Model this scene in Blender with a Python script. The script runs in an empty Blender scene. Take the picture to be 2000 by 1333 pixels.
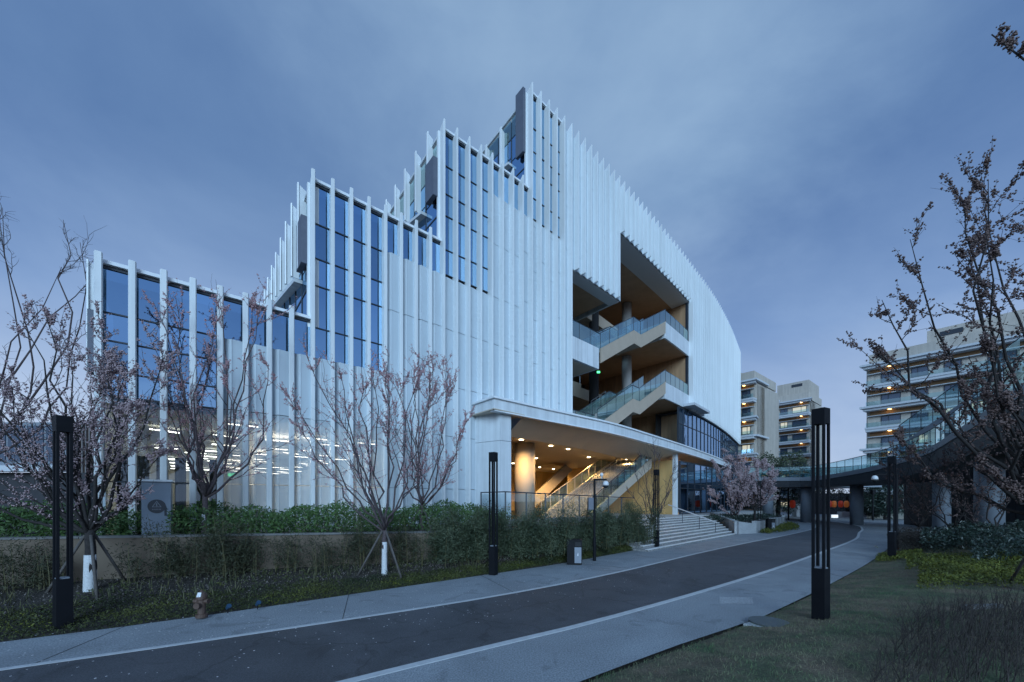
import bpy, math, random
import numpy as np
from mathutils import Vector, Matrix
random.seed(7); rng = np.random.default_rng(7)
sc = bpy.context.scene
C = sc.collection
# ---------------------------------------------------------------- camera
cam = bpy.data.objects.new('camera', bpy.data.cameras.new('camera'))
C.objects.link(cam); sc.camera = cam
cam.location = (0, 0, 2.5); cam.rotation_euler = (math.radians(90), 0, 0)
cam.data.sensor_width = 36; cam.data.lens = 36*760/2000
cam.data.shift_y = (979-666.5)/2000
cam.data.clip_start = 0.1; cam.data.clip_end = 3000
# ---------------------------------------------------------------- sky
w = bpy.data.worlds.new('World'); sc.world = w; w.use_nodes = True
nt = w.node_tree; nt.nodes.clear(); N = nt.nodes.new; L = nt.links.new
out = N('ShaderNodeOutputWorld'); bg = N('ShaderNodeBackground'); bg.inputs[1].default_value = 1.0
L(bg.outputs[0], out.inputs[0])
tc = N('ShaderNodeTexCoord'); sep = N('ShaderNodeSeparateXYZ'); L(tc.outputs['Generated'], sep.inputs[0])
ramp = N('ShaderNodeValToRGB'); L(sep.outputs['Z'], ramp.inputs[0])
cr = ramp.color_ramp
cr.elements[0].position = 0.0; cr.elements[0].color = (.46, .58, .78, 1)
cr.elements[1].position = 1.0; cr.elements[1].color = (.115, .215, .41, 1)
for p, c in ((.15, (.39, .52, .75, 1)), (.34, (.225, .36, .62, 1)), (.58, (.112, .215, .43, 1))):
    e = cr.elements.new(p); e.color = c
mp = N('ShaderNodeMapping'); mp.inputs['Scale'].default_value = (1.0, 1.0, 1.9); mp.inputs['Location'].default_value = (.3, .55, .2)
L(tc.outputs['Generated'], mp.inputs[0])
nz = N('ShaderNodeTexNoise'); nz.inputs['Scale'].default_value = 1.7; nz.inputs['Detail'].default_value = 7; nz.inputs['Roughness'].default_value = .56
nz.inputs['Distortion'].default_value = .3
L(mp.outputs[0], nz.inputs['Vector'])
mr = N('ShaderNodeMapRange'); mr.inputs[1].default_value = .34; mr.inputs[2].default_value = .70
L(nz.outputs[0], mr.inputs[0])
mix = N('ShaderNodeMix'); mix.data_type = 'RGBA'; mix.blend_type = 'MULTIPLY'; mix.inputs[0].default_value = 1
cl = N('ShaderNodeMix'); cl.data_type = 'RGBA'
cl.inputs[6].default_value = (.80, .84, .90, 1); cl.inputs[7].default_value = (1.32, 1.22, 1.12, 1)
L(mr.outputs[0], cl.inputs[0]); L(ramp.outputs[0], mix.inputs[6]); L(cl.outputs[2], mix.inputs[7])
# one thin bright cloud bank high in front, its edge broken up by the same noise
dt = N('ShaderNodeVectorMath'); dt.operation = 'DOT_PRODUCT'; dt.inputs[1].default_value = (.13, .60, .79); L(tc.outputs['Generated'], dt.inputs[0])
jit = N('ShaderNodeMath'); jit.operation = 'MULTIPLY_ADD'; jit.inputs[1].default_value = .22; L(nz.outputs[0], jit.inputs[0]); L(dt.outputs['Value'], jit.inputs[2])
azr = N('ShaderNodeMapRange'); azr.interpolation_type = 'SMOOTHSTEP'; azr.inputs[1].default_value = .93; azr.inputs[2].default_value = 1.12
azr.inputs[3].default_value = 0.0; azr.inputs[4].default_value = 1.0
L(jit.outputs[0], azr.inputs[0])
cb_ = N('ShaderNodeMix'); cb_.data_type = 'RGBA'; cb_.inputs[6].default_value = (1, 1, 1, 1); cb_.inputs[7].default_value = (1.95, 1.68, 1.36, 1); L(azr.outputs[0], cb_.inputs[0])
mix2 = N('ShaderNodeVectorMath'); mix2.operation = 'MULTIPLY'; L(mix.outputs[2], mix2.inputs[0]); L(cb_.outputs[2], mix2.inputs[1])
sky = N('ShaderNodeTexSky'); sky.sky_type = 'NISHITA'; sky.sun_disc = False
sky.sun_elevation = math.radians(18); sky.sun_rotation = math.radians(178)
sk = N('ShaderNodeVectorMath'); sk.operation = 'SCALE'; sk.inputs['Scale'].default_value = .004; L(sky.outputs[0], sk.inputs[0])
add = N('ShaderNodeVectorMath'); add.operation = 'ADD'; L(mix2.outputs[0], add.inputs[0]); L(sk.outputs[0], add.inputs[1])
L(add.outputs[0], bg.inputs[0])
# ---------------------------------------------------------------- soft low light behind the camera
sun = bpy.data.objects.new('sun', bpy.data.lights.new('sun', 'SUN')); C.objects.link(sun)
sun.data.energy = 2.6; sun.data.angle = math.radians(30); sun.data.color = (.51, .76, 1.0)
az, el = math.radians(178), math.radians(20)
sd = Vector((math.sin(az)*math.cos(el), math.cos(az)*math.cos(el), math.sin(el)))
sun.rotation_euler = sd.to_track_quat('Z', 'Y').to_euler()
vs = sc.view_settings; vs.view_transform = 'Standard'; vs.look = 'None'; vs.gamma = 1; vs.exposure = 0.0; vs.use_curve_mapping = False
sc.cycles.max_bounces = 8; sc.cycles.transparent_max_bounces = 24; sc.cycles.caustics_reflective = False; sc.cycles.caustics_refractive = False
sc.cycles.sample_clamp_indirect = 3

# ---------------------------------------------------------------- helpers
F = 760.0; HZ = 979.0; EYE = 2.5
def P(px, py, Y): return Vector(((px-1000)/F*Y, Y, EYE-(py-HZ)/F*Y))
def G(px, py, z=0.0):
    Y = (EYE-z)*F/(py-HZ); return Vector(((px-1000)/F*Y, Y, z))
def mat(name, col, rough=.6, var=0.0, scale=3.0, bump=0.0, bscale=30.0, metal=0.0, spec=.5, emis=None, estr=0, stretch=None, col2=None, detail=4):
    m = bpy.data.materials.new(name); m.use_nodes = True
    t = m.node_tree; b = t.nodes['Principled BSDF']
    b.inputs['Base Color'].default_value = (*col, 1); b.inputs['Roughness'].default_value = rough
    b.inputs['Metallic'].default_value = metal; b.inputs['Specular IOR Level'].default_value = spec
    if emis: b.inputs['Emission Color'].default_value = (*emis, 1); b.inputs['Emission Strength'].default_value = estr
    if var or bump or col2:
        tcn = t.nodes.new('ShaderNodeTexCoord'); v = tcn.outputs['Object']
        if stretch:
            mpn = t.nodes.new('ShaderNodeMapping'); mpn.inputs['Scale'].default_value = stretch
            t.links.new(v, mpn.inputs[0]); v = mpn.outputs[0]
        if var or col2:
            n = t.nodes.new('ShaderNodeTexNoise'); n.inputs['Scale'].default_value = scale; n.inputs['Detail'].default_value = detail
            n.inputs['Roughness'].default_value = .6
            t.links.new(v, n.inputs['Vector'])
            r = t.nodes.new('ShaderNodeMapRange'); r.inputs[1].default_value = .32; r.inputs[2].default_value = .68
            t.links.new(n.outputs[0], r.inputs[0])
            mx = t.nodes.new('ShaderNodeMix'); mx.data_type = 'RGBA'; t.links.new(r.outputs[0], mx.inputs[0])
            c2 = col2 if col2 else tuple(min(1, c*(1+var)) for c in col)
            c1 = col if col2 else tuple(c*(1-var) for c in col)
            mx.inputs[6].default_value = (*c1, 1); mx.inputs[7].default_value = (*c2, 1)
            t.links.new(mx.outputs[2], b.inputs['Base Color'])
        if bump:
            n2 = t.nodes.new('ShaderNodeTexNoise'); n2.inputs['Scale'].default_value = bscale; n2.inputs['Detail'].default_value = 5
            t.links.new(v, n2.inputs['Vector'])
            bp = t.nodes.new('ShaderNodeBump'); bp.inputs['Strength'].default_value = bump; bp.inputs['Distance'].default_value = .02
            t.links.new(n2.outputs[0], bp.inputs['Height']); t.links.new(bp.outputs[0], b.inputs['Normal'])
    return m
def glass(name, refl, trans, fac, rough=.02, wav=.0):
    m = bpy.data.materials.new(name); m.use_nodes = True; t = m.node_tree; t.nodes.clear()
    o = t.nodes.new('ShaderNodeOutputMaterial'); ms = t.nodes.new('ShaderNodeMixShader')
    g = t.nodes.new('ShaderNodeBsdfGlossy'); g.inputs[0].default_value = (*refl, 1); g.inputs['Roughness'].default_value = rough
    tr = t.nodes.new('ShaderNodeBsdfTransparent'); tr.inputs[0].default_value = (*trans, 1)
    lw = t.nodes.new('ShaderNodeLayerWeight'); lw.inputs[0].default_value = .35
    mr_ = t.nodes.new('ShaderNodeMapRange'); mr_.inputs[3].default_value = fac; mr_.inputs[4].default_value = min(1, fac+.55)
    t.links.new(lw.outputs['Facing'], mr_.inputs[0]); t.links.new(mr_.outputs[0], ms.inputs[0])
    t.links.new(tr.outputs[0], ms.inputs[1]); t.links.new(g.outputs[0], ms.inputs[2]); t.links.new(ms.outputs[0], o.inputs[0])
    if wav:
        tcn = t.nodes.new('ShaderNodeTexCoord'); n = t.nodes.new('ShaderNodeTexNoise'); n.inputs['Scale'].default_value = .7
        t.links.new(tcn.outputs['Object'], n.inputs['Vector'])
        bp = t.nodes.new('ShaderNodeBump'); bp.inputs['Strength'].default_value = wav; bp.inputs['Distance'].default_value = .05
        t.links.new(n.outputs[0], bp.inputs['Height']); t.links.new(bp.outputs[0], g.inputs['Normal'])
    return m
class MB:
    def __init__(s): s.v = []; s.f = []
    def add(s, vs_, fs_):
        n = len(s.v); s.v += [tuple(v) for v in vs_]; s.f += [tuple(i+n for i in f) for f in fs_]; return s
    def quad(s, a, b, c, d): return s.add([a, b, c, d], [(0, 1, 2, 3)])
    def poly(s, pts): return s.add(pts, [tuple(range(len(pts)))])
    def hexa(s, p):  # 8 points: bottom 0-3, top 4-7
        return s.add(p, [(3, 2, 1, 0), (4, 5, 6, 7), (0, 1, 5, 4), (1, 2, 6, 5), (2, 3, 7, 6), (3, 0, 4, 7)])
    def box(s, x0, y0, z0, x1, y1, z1):
        return s.hexa([(x0, y0, z0), (x1, y0, z0), (x1, y1, z0), (x0, y1, z0), (x0, y0, z1), (x1, y0, z1), (x1, y1, z1), (x0, y1, z1)])
    def prism(s, pts, z0, z1):
        n = len(pts); v = [(p[0], p[1], z0) for p in pts]+[(p[0], p[1], z1) for p in pts]
        return s.add(v, [tuple(reversed(range(n))), tuple(range(n, 2*n))]+[(i, (i+1) % n, n+(i+1) % n, n+i) for i in range(n)])
    def obox(s, a, b, wd, h):  # beam between a and b, width wd (horizontal), height h upward from the line
        a = Vector(a); b = Vector(b); d = (b-a); d2 = Vector((d.x, d.y, 0))
        n = Vector((-d2.y, d2.x, 0)).normalized()*wd/2 if d2.length > 1e-6 else Vector((wd/2, 0, 0))
        u = Vector((0, 0, h))
        return s.hexa([a-n, b-n, b+n, a+n, a-n+u, b-n+u, b+n+u, a+n+u])
    def tube(s, pts, rad, n=6, cap=True):
        pts = [Vector(p) for p in pts]; k = len(pts)
        if not hasattr(rad, '__len__'): rad = [rad]*k
        base = len(s.v); d0 = (pts[-1]-pts[0]).normalized()
        up = Vector((0, 0, 1)) if abs(d0.z) < .9 else Vector((1, 0, 0))
        for i, p in enumerate(pts):
            d = (pts[min(i+1, k-1)]-pts[max(i-1, 0)]).normalized()
            a = d.cross(up).normalized(); b = a.cross(d)
            for j in range(n):
                t_ = 2*math.pi*j/n; q = p+(a*math.cos(t_)+b*math.sin(t_))*rad[i]; s.v.append((q.x, q.y, q.z))
        for i in range(k-1):
            for j in range(n):
                j2 = (j+1) % n; s.f.append((base+i*n+j, base+i*n+j2, base+(i+1)*n+j2, base+(i+1)*n+j))
        if cap: s.f.append(tuple(base+j for j in reversed(range(n)))); s.f.append(tuple(base+(k-1)*n+j for j in range(n)))
        return s
    def build(s, name, m, parent=None, smooth=False, kind=None, label=None):
        off = wloc(parent) if parent else Vector((0, 0, 0))
        me = bpy.data.meshes.new(name); me.from_pydata([(v[0]-off.x, v[1]-off.y, v[2]-off.z) for v in s.v], [], s.f); me.update()
        if smooth: me.shade_smooth()
        me.materials.append(m)
        return link(name, me, parent, kind, label)
def wloc(o):
    l = Vector(o.location)
    while o.parent: o = o.parent; l += Vector(o.location)
    return l
def link(name, me, parent=None, kind=None, label=None):
    o = bpy.data.objects.new(name, me); C.objects.link(o)
    if parent: o.parent = parent
    if kind: o['kind'] = kind
    if label: o['label'] = label
    return o
def thing(name, label, cat, loc, group=None, rz=0):
    o = bpy.data.objects.new(name, None); C.objects.link(o); o.location = loc; o.rotation_euler = (0, 0, rz); o.empty_display_size = .3
    o['label'] = label; o['category'] = cat
    if group: o['group'] = group
    return o
def tag(o, label, cat, group=None):
    o['label'] = label; o['category'] = cat
    if group: o['group'] = group
    return o
def copy_tree(o, parent=None):
    c = o.copy(); C.objects.link(c)
    if parent: c.parent = parent
    for ch in list(o.children): copy_tree(ch, c)
    return c
def npmesh(name, V, T, m, parent=None, kind=None, label=None):
    me = bpy.data.meshes.new(name); off = np.array(wloc(parent)) if parent else 0
    V = np.asarray(V, dtype=np.float32)-off; T = np.asarray(T, dtype=np.int32); k = T.shape[1]
    me.vertices.add(len(V)); me.vertices.foreach_set('co', V.astype(np.float32).ravel())
    me.loops.add(T.size); me.loops.foreach_set('vertex_index', T.ravel())
    me.polygons.add(len(T)); me.polygons.foreach_set('loop_start', np.arange(0, T.size, k, dtype=np.int32))
    me.update(calc_edges=True); me.materials.append(m)
    return link(name, me, parent, kind, label)
def scatter(name, bv, bf, pos, scale, m, parent=None, kind=None, up=0.0, label=None):
    """many small copies of a base shape as one mesh; up in 0..1 keeps them upright"""
    bv = np.asarray(bv, float); bf = np.asarray(bf); n = len(pos)
    q = rng.normal(size=(n, 4)); 
    if up:
        a = rng.uniform(0, 2*np.pi, n); q2 = np.stack([np.cos(a/2), 0*a, 0*a, np.sin(a/2)], 1)
        q = q2+q*(1-up)*.5
    q /= np.linalg.norm(q, axis=1)[:, None]; W, X, Y, Z = q.T
    R = np.stack([1-2*(Y*Y+Z*Z), 2*(X*Y-Z*W), 2*(X*Z+Y*W), 2*(X*Y+Z*W), 1-2*(X*X+Z*Z), 2*(Y*Z-X*W), 2*(X*Z-Y*W), 2*(Y*Z+X*W), 1-2*(X*X+Y*Y)], 1).reshape(n, 3, 3)
    sc_ = np.broadcast_to(np.asarray(scale, float), (n,))[:, None, None]
    V = np.einsum('nij,vj->nvi', R, bv)*sc_+np.asarray(pos)[:, None, :]
    T = bf[None]+(np.arange(n)*len(bv))[:, None, None]
    return npmesh(name, V.reshape(-1, 3), T.reshape(-1, bf.shape[1]), m, parent, kind, label)
LEAF_V = [(0, 0, 0), (.5, .22, .06), (1, 0, 0), (.5, -.22, .06)]; LEAF_F = [(0, 1, 2), (0, 2, 3)]
LONG_V = [(0, 0, 0), (.4, .09, .05), (1, 0, -.06), (.4, -.09, .05)]
BLOB_V = [(1, 0, 0), (-1, 0, 0), (0, 1, 0), (0, -1, 0), (0, 0, 1), (0, 0, -1)]
BLOB_F = [(0, 2, 4), (2, 1, 4), (1, 3, 4), (3, 0, 4), (2, 0, 5), (1, 2, 5), (3, 1, 5), (0, 3, 5)]
BLADE_V = [(-.04, 0, 0), (.04, 0, 0), (.03, .12, .6), (.01, .3, 1)]; BLADE_F = [(0, 1, 2), (0, 2, 3)]

# ---------------------------------------------------------------- materials
M = {}
M['white'] = mat('white_aluminium', (.80, .84, .86), .38, var=.05, scale=.8, stretch=(1, 1, .2))
M['white_panel'] = mat('white_cladding', (.70, .75, .79), .5, var=.05, scale=1.2)
M['edge'] = mat('pale_edge_trim', (.80, .84, .88), .4)
M['grey_box'] = mat('slate_grey_panel', (.115, .13, .17), .5, var=.08)
M['dark'] = mat('dark_metal', (.007, .008, .011), .6, var=.15, spec=.2)
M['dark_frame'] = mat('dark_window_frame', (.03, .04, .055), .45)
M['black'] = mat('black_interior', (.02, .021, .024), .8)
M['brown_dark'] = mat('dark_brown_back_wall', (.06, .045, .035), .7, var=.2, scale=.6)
M['core'] = mat('inner_wall', (.22, .25, .29), .8)
M['beige'] = mat('beige_render', (.46, .38, .30), .7, var=.05, scale=1.5)
M['beige_soffit'] = mat('taupe_soffit', (.55, .47, .38), .55, var=.06, scale=.7)
M['balcony_lamp'] = mat('balcony_lamp', (1, .7, .3), .5, emis=(1, .62, .22), estr=10)
M['bronze'] = mat('bronze_soffit_panels', (.46, .29, .18), .5, var=.1, scale=1.2)
M['wood'] = mat('timber_wall_panels', (.58, .38, .16), .55, var=.12, scale=2, stretch=(1, 1, .15))
M['wood_dark'] = mat('brown_timber_cladding', (.46, .29, .17), .6, var=.15, scale=3, stretch=(1, 1, .1))
M['concrete_col'] = mat('painted_column', (.50, .50, .49), .6, var=.05)
M['pane'] = glass('blue_coated_glass', (.46, .72, 1.0), (.12, .22, .34), .80, wav=.12)
def vary(m, a):
    t = m.node_tree; g = next(n for n in t.nodes if n.type == 'BSDF_GLOSSY'); oi = t.nodes.new('ShaderNodeObjectInfo'); r = t.nodes.new('ShaderNodeMapRange'); r.inputs[3].default_value = 1-a; r.inputs[4].default_value = 1+a*.25
    t.links.new(oi.outputs['Random'], r.inputs[0]); s_ = t.nodes.new('ShaderNodeVectorMath'); s_.operation = 'SCALE'; s_.inputs[0].default_value = g.inputs[0].default_value[:3]; t.links.new(r.outputs[0], s_.inputs['Scale']); t.links.new(s_.outputs[0], g.inputs[0])
vary(M['pane'], .28)
M['clear'] = glass('clear_glass', (.6, .75, .95), (.62, .70, .74), .13, wav=.05)
M['rail_glass'] = glass('railing_glass', (.78, 1.0, 1.0), (.56, .76, .80), .20)
M['guard_glass'] = glass('guard_rail_glass', (.8, .95, 1.0), (.80, .88, .90), .05)
M['entry_glass'] = glass('entrance_glass', (.45, .65, .9), (.30, .42, .52), .30, wav=.08)
M['paving'] = mat('granite_paving', (.26, .285, .31), .75, var=.22, scale=130, bump=.25, bscale=160, detail=2)
M['asphalt'] = mat('asphalt', (.066, .068, .078), .62, bump=.5, bscale=200, col2=(.085, .087, .098), scale=1.1, detail=8)
M['line'] = mat('pale_kerb_stone', (.50, .52, .54), .7, var=.1, scale=6)
M['soil'] = mat('dark_soil', (.035, .030, .024), .95, var=.4, scale=8, bump=1, bscale=25)
M['lawn'] = mat('lawn_soil', (.060, .085, .042), .95, bump=1, bscale=40, col2=(.17, .13, .09), scale=1.3)
M['grass'] = mat('grass_blades', (.075, .17, .065), .8, col2=(.24, .22, .14), scale=1.3)
M['render_wall'] = mat('stained_render', (.16, .125, .095), .85, var=.18, scale=.9, bump=.15, bscale=60, stretch=(1, 1, .5))
M['coping'] = mat('stone_coping', (.16, .16, .16), .8, var=.15)
M['stone'] = mat('granite_step', (.25, .255, .26), .75, var=.28, scale=7, bump=.2, bscale=90)
M['stone_edge'] = mat('pale_step_nosing', (.72, .73, .74), .7, var=.1)
M['steel'] = mat('brushed_steel', (.6, .62, .65), .3, metal=.9)
M['bark'] = mat('dark_bark', (.028, .024, .024), .9, var=.3, scale=20, bump=.6, bscale=40)
M['bark_far'] = mat('grey_bark', (.085, .065, .070), .9, var=.3, scale=20)
M['whitewash'] = mat('whitewashed_bark', (.62, .64, .66), .85, var=.12, scale=25, bump=.8, bscale=50)
M['stake'] = mat('weathered_stake', (.10, .09, .085), .85, var=.25, scale=12)
M['blossom'] = mat('pink_blossom', (.33, .23, .245), .8, col2=(.48, .37, .39), scale=7)
M['bud'] = mat('brownish_buds', (.10, .065, .06), .8, col2=(.22, .15, .14), scale=7)
M['bud_pink'] = mat('rose_buds', (.42, .22, .24), .8, col2=(.60, .40, .42), scale=7)
M['hedge'] = mat('hedge_leaves', (.030, .075, .020), .6, col2=(.09, .17, .045), scale=2.2)
M['bamboo'] = mat('bamboo_leaves', (.020, .028, .013), .65, col2=(.065, .07, .035), scale=1.6)
M['bamboo_far'] = mat('bamboo_leaves_green', (.018, .034, .015), .6, col2=(.10, .125, .07), scale=1.3)
M['culm'] = mat('bamboo_culms', (.12, .11, .05), .6)
M['cover'] = mat('ground_cover_leaves', (.020, .032, .010), .7, col2=(.075, .085, .016), scale=.8)
M['yellow'] = mat('yellow_green_leaves', (.040, .060, .010), .7, col2=(.15, .16, .015), scale=2.6)
M['weed_grass'] = mat('weed_blades', (.045, .06, .025), .8, col2=(.13, .12, .06), scale=1.5)
M['dry'] = mat('dry_grass_blades', (.13, .095, .065), .9, col2=(.22, .17, .12), scale=2)
M['darkleaf'] = mat('dark_glossy_leaves', (.018, .035, .028), .35, col2=(.045, .07, .055), scale=3)
M['twig'] = mat('dry_twigs', (.040, .033, .030), .85, var=.3)
M['litter'] = mat('leaf_litter', (.13, .11, .10), .9, col2=(.25, .22, .21), scale=14)
M['petal'] = mat('fallen_petals', (.85, .82, .84), .8)
M['strip'] = mat('pale_soffit_strip', (.66, .68, .70), .5)
M['bin_grey'] = mat('bin_door_grey', (.22, .25, .30), .5)
M['cabinet'] = mat('cabinet_blue_grey', (.22, .27, .34), .5, var=.06)
M['sign_dark'] = mat('sign_dark', (.05, .055, .07), .6)
M['sign_line'] = mat('sign_line', (.22, .24, .28), .6)
M['hydrant'] = mat('hydrant_bronze', (.10, .062, .048), .5, var=.15, scale=10)
M['lamp_white'] = mat('camera_white', (.7, .72, .75), .4)
M['apt_wall'] = mat('pale_stone_cladding', (.50, .455, .40), .75, var=.05, scale=1)
M['apt_tan'] = mat('tan_ribbed_panel', (.23, .17, .11), .7, var=.12, scale=2)
M['apt_slab'] = mat('pale_balcony_slab', (.55, .58, .62), .65)
M['apt_wood'] = mat('balcony_timber', (.26, .15, .07), .7)
M['bridge_dark'] = mat('dark_bridge_cladding', (.030, .032, .038), .6, var=.1)
M['bridge_edge'] = mat('grey_bridge_edge', (.22, .25, .29), .55)
M['column'] = mat('bridge_column_paint', (.16, .19, .23), .6, var=.05)
M['patch'] = mat('light_paving_patch', (.36, .38, .40), .75, var=.2, scale=60)
M['manhole'] = mat('manhole_cover_composite', (.085, .10, .105), .6, var=.15, scale=20)
M['red'] = mat('red_lantern', (.5, .05, .03), .6, emis=(1, .10, .03), estr=.05)
M['orange'] = mat('orange_lantern', (.6, .18, .05), .6, emis=(1, .30, .06), estr=.07)
M['led'] = mat('led_strip', (1, .97, .9), .5, emis=(1, .95, .80), estr=9)
M['warm'] = mat('warm_downlight', (1, .9, .7), .5, emis=(1, .80, .48), estr=16)
M['warm_soft'] = mat('warm_room_light', (1, .9, .7), .5, emis=(1, .75, .42), estr=5)
M['cool_box'] = mat('lit_white_box', (1, 1, 1), .5, emis=(.8, .9, 1), estr=1.1)
M['green'] = mat('green_exit_light', (.1, 1, .3), .5, emis=(.1, 1, .35), estr=2.5)
M['room'] = mat('interior_plaster', (.62, .61, .56), .8)
M['curtain'] = mat('brown_curtain', (.10, .085, .065), .85, var=.25, scale=2)
M['lantern_hat'] = mat('straw_hat', (.12, .09, .07), .9, var=.2)
# perforated white screen: a real mix of holes and metal
def screen(name, fac, col):
    m = bpy.data.materials.new(name); m.use_nodes = True; t = m.node_tree
    b = t.nodes['Principled BSDF']; b.inputs['Base Color'].default_value = (*col, 1); b.inputs['Roughness'].default_value = .5
    o = t.nodes['Material Output']; ms = t.nodes.new('ShaderNodeMixShader'); tr = t.nodes.new('ShaderNodeBsdfTransparent')
    ms.inputs[0].default_value = fac; t.links.new(b.outputs[0], ms.inputs[1]); t.links.new(tr.outputs[0], ms.inputs[2]); t.links.new(ms.outputs[0], o.inputs[0])
    tcn = t.nodes.new('ShaderNodeTexCoord'); n = t.nodes.new('ShaderNodeTexNoise'); n.inputs['Scale'].default_value = .6
    t.links.new(tcn.outputs['Object'], n.inputs['Vector'])
    mx = t.nodes.new('ShaderNodeMix'); mx.data_type = 'RGBA'; t.links.new(n.outputs[0], mx.inputs[0])
    mx.inputs[6].default_value = (*[c*.9 for c in col], 1); mx.inputs[7].default_value = (*[min(1, c*1.08) for c in col], 1)
    t.links.new(mx.outputs[2], b.inputs['Base Color'])
    # fine grid of the perforation
    sepn = t.nodes.new('ShaderNodeSeparateXYZ'); t.links.new(tcn.outputs['Object'], sepn.inputs[0])
    return m
M['screen'] = screen('perforated_white_metal', .10, (.63, .71, .77))
M['screen_open'] = screen('open_perforated_white_metal', .42, (.70, .77, .82))

def ground_mat(m, amt, coarse=.55, fine=55, crack=0, stains=.0):
    """coarse wear, grain and hairline cracks added to a ground material"""
    t = m.node_tree; b = t.nodes['Principled BSDF']; src = b.inputs['Base Color'].links[0].from_socket
    tcn = t.nodes.new('ShaderNodeTexCoord'); v = tcn.outputs['Object']
    def noise(sc_, det, lo, hi, a, c, dist=0):
        n = t.nodes.new('ShaderNodeTexNoise'); n.inputs['Scale'].default_value = sc_; n.inputs['Detail'].default_value = det; n.inputs['Distortion'].default_value = dist; t.links.new(v, n.inputs['Vector'])
        r = t.nodes.new('ShaderNodeMapRange'); r.inputs[1].default_value = lo; r.inputs[2].default_value = hi; r.inputs[3].default_value = a; r.inputs[4].default_value = c; t.links.new(n.outputs[0], r.inputs[0]); return r.outputs[0]
    def mul(x, y):
        n = t.nodes.new('ShaderNodeMath'); n.operation = 'MULTIPLY'; t.links.new(x, n.inputs[0]); t.links.new(y, n.inputs[1]); return n.outputs[0]
    f = mul(noise(coarse, 8, .3, .7, 1-amt, 1+amt, 1.2), noise(fine, 2, .35, .65, .72, 1.28))
    if stains: f = mul(f, noise(.9, 9, .58, .66, 1, 1-stains, 2.5))
    if crack:
        vo = t.nodes.new('ShaderNodeTexVoronoi'); vo.feature = 'DISTANCE_TO_EDGE'; vo.inputs['Scale'].default_value = crack; 
        nn = t.nodes.new('ShaderNodeTexNoise'); nn.inputs['Scale'].default_value = 1.5; nn.inputs['Detail'].default_value = 6; t.links.new(v, nn.inputs['Vector'])
        ad = t.nodes.new('ShaderNodeVectorMath'); ad.operation = 'MULTIPLY_ADD'; ad.inputs[1].default_value = (.8, .8, 0); t.links.new(nn.outputs['Color'], ad.inputs[0]); t.links.new(v, ad.inputs[2]); t.links.new(ad.outputs[0], vo.inputs['Vector'])
        r = t.nodes.new('ShaderNodeMapRange'); r.inputs[1].default_value = .0; r.inputs[2].default_value = .012; r.inputs[3].default_value = .62; r.inputs[4].default_value = 1; t.links.new(vo.outputs[0], r.inputs[0]); f = mul(f, r.outputs[0])
    sc2 = t.nodes.new('ShaderNodeVectorMath'); sc2.operation = 'SCALE'; t.links.new(src, sc2.inputs[0]); t.links.new(f, sc2.inputs['Scale']); t.links.new(sc2.outputs[0], b.inputs['Base Color'])
    return m
ground_mat(M['paving'], .14, .5, 38, stains=.22); ground_mat(M['asphalt'], .22, .35, 45, crack=.35, stains=.30); ground_mat(M['lawn'], .3, 1.6, 30)
ground_mat(M['stone'], .15, .8, 20); ground_mat(M['patch'], .1, .8, 30)
def weather(m, amt):
    """faint rain streaks running down metal cladding"""
    t = m.node_tree; b = t.nodes['Principled BSDF']; src = b.inputs['Base Color'].links[0].from_socket; g_ = t.nodes.new('ShaderNodeNewGeometry')
    mp_ = t.nodes.new('ShaderNodeMapping'); mp_.inputs['Scale'].default_value = (2.2, 2.2, .10); t.links.new(g_.outputs['Position'], mp_.inputs[0])
    n = t.nodes.new('ShaderNodeTexNoise'); n.inputs['Scale'].default_value = 1.6; n.inputs['Detail'].default_value = 6; t.links.new(mp_.outputs[0], n.inputs['Vector'])
    r = t.nodes.new('ShaderNodeMapRange'); r.inputs[1].default_value = .35; r.inputs[2].default_value = .65; r.inputs[3].default_value = 1-amt; r.inputs[4].default_value = 1+amt*.4; t.links.new(n.outputs[0], r.inputs[0])
    oi = t.nodes.new('ShaderNodeObjectInfo'); r2 = t.nodes.new('ShaderNodeMapRange'); r2.inputs[3].default_value = 1-amt*.6; r2.inputs[4].default_value = 1+amt*.3; t.links.new(oi.outputs['Random'], r2.inputs[0])
    mm = t.nodes.new('ShaderNodeMath'); mm.operation = 'MULTIPLY'; t.links.new(r.outputs[0], mm.inputs[0]); t.links.new(r2.outputs[0], mm.inputs[1])
    sc2 = t.nodes.new('ShaderNodeVectorMath'); sc2.operation = 'SCALE'; t.links.new(src, sc2.inputs[0]); t.links.new(mm.outputs[0], sc2.inputs['Scale']); t.links.new(sc2.outputs[0], b.inputs['Base Color'])
for k_, a_ in (('screen', .06), ('screen_open', .10), ('white', .07), ('white_panel', .12), ('apt_wall', .12)): weather(M[k_], a_)
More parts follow.
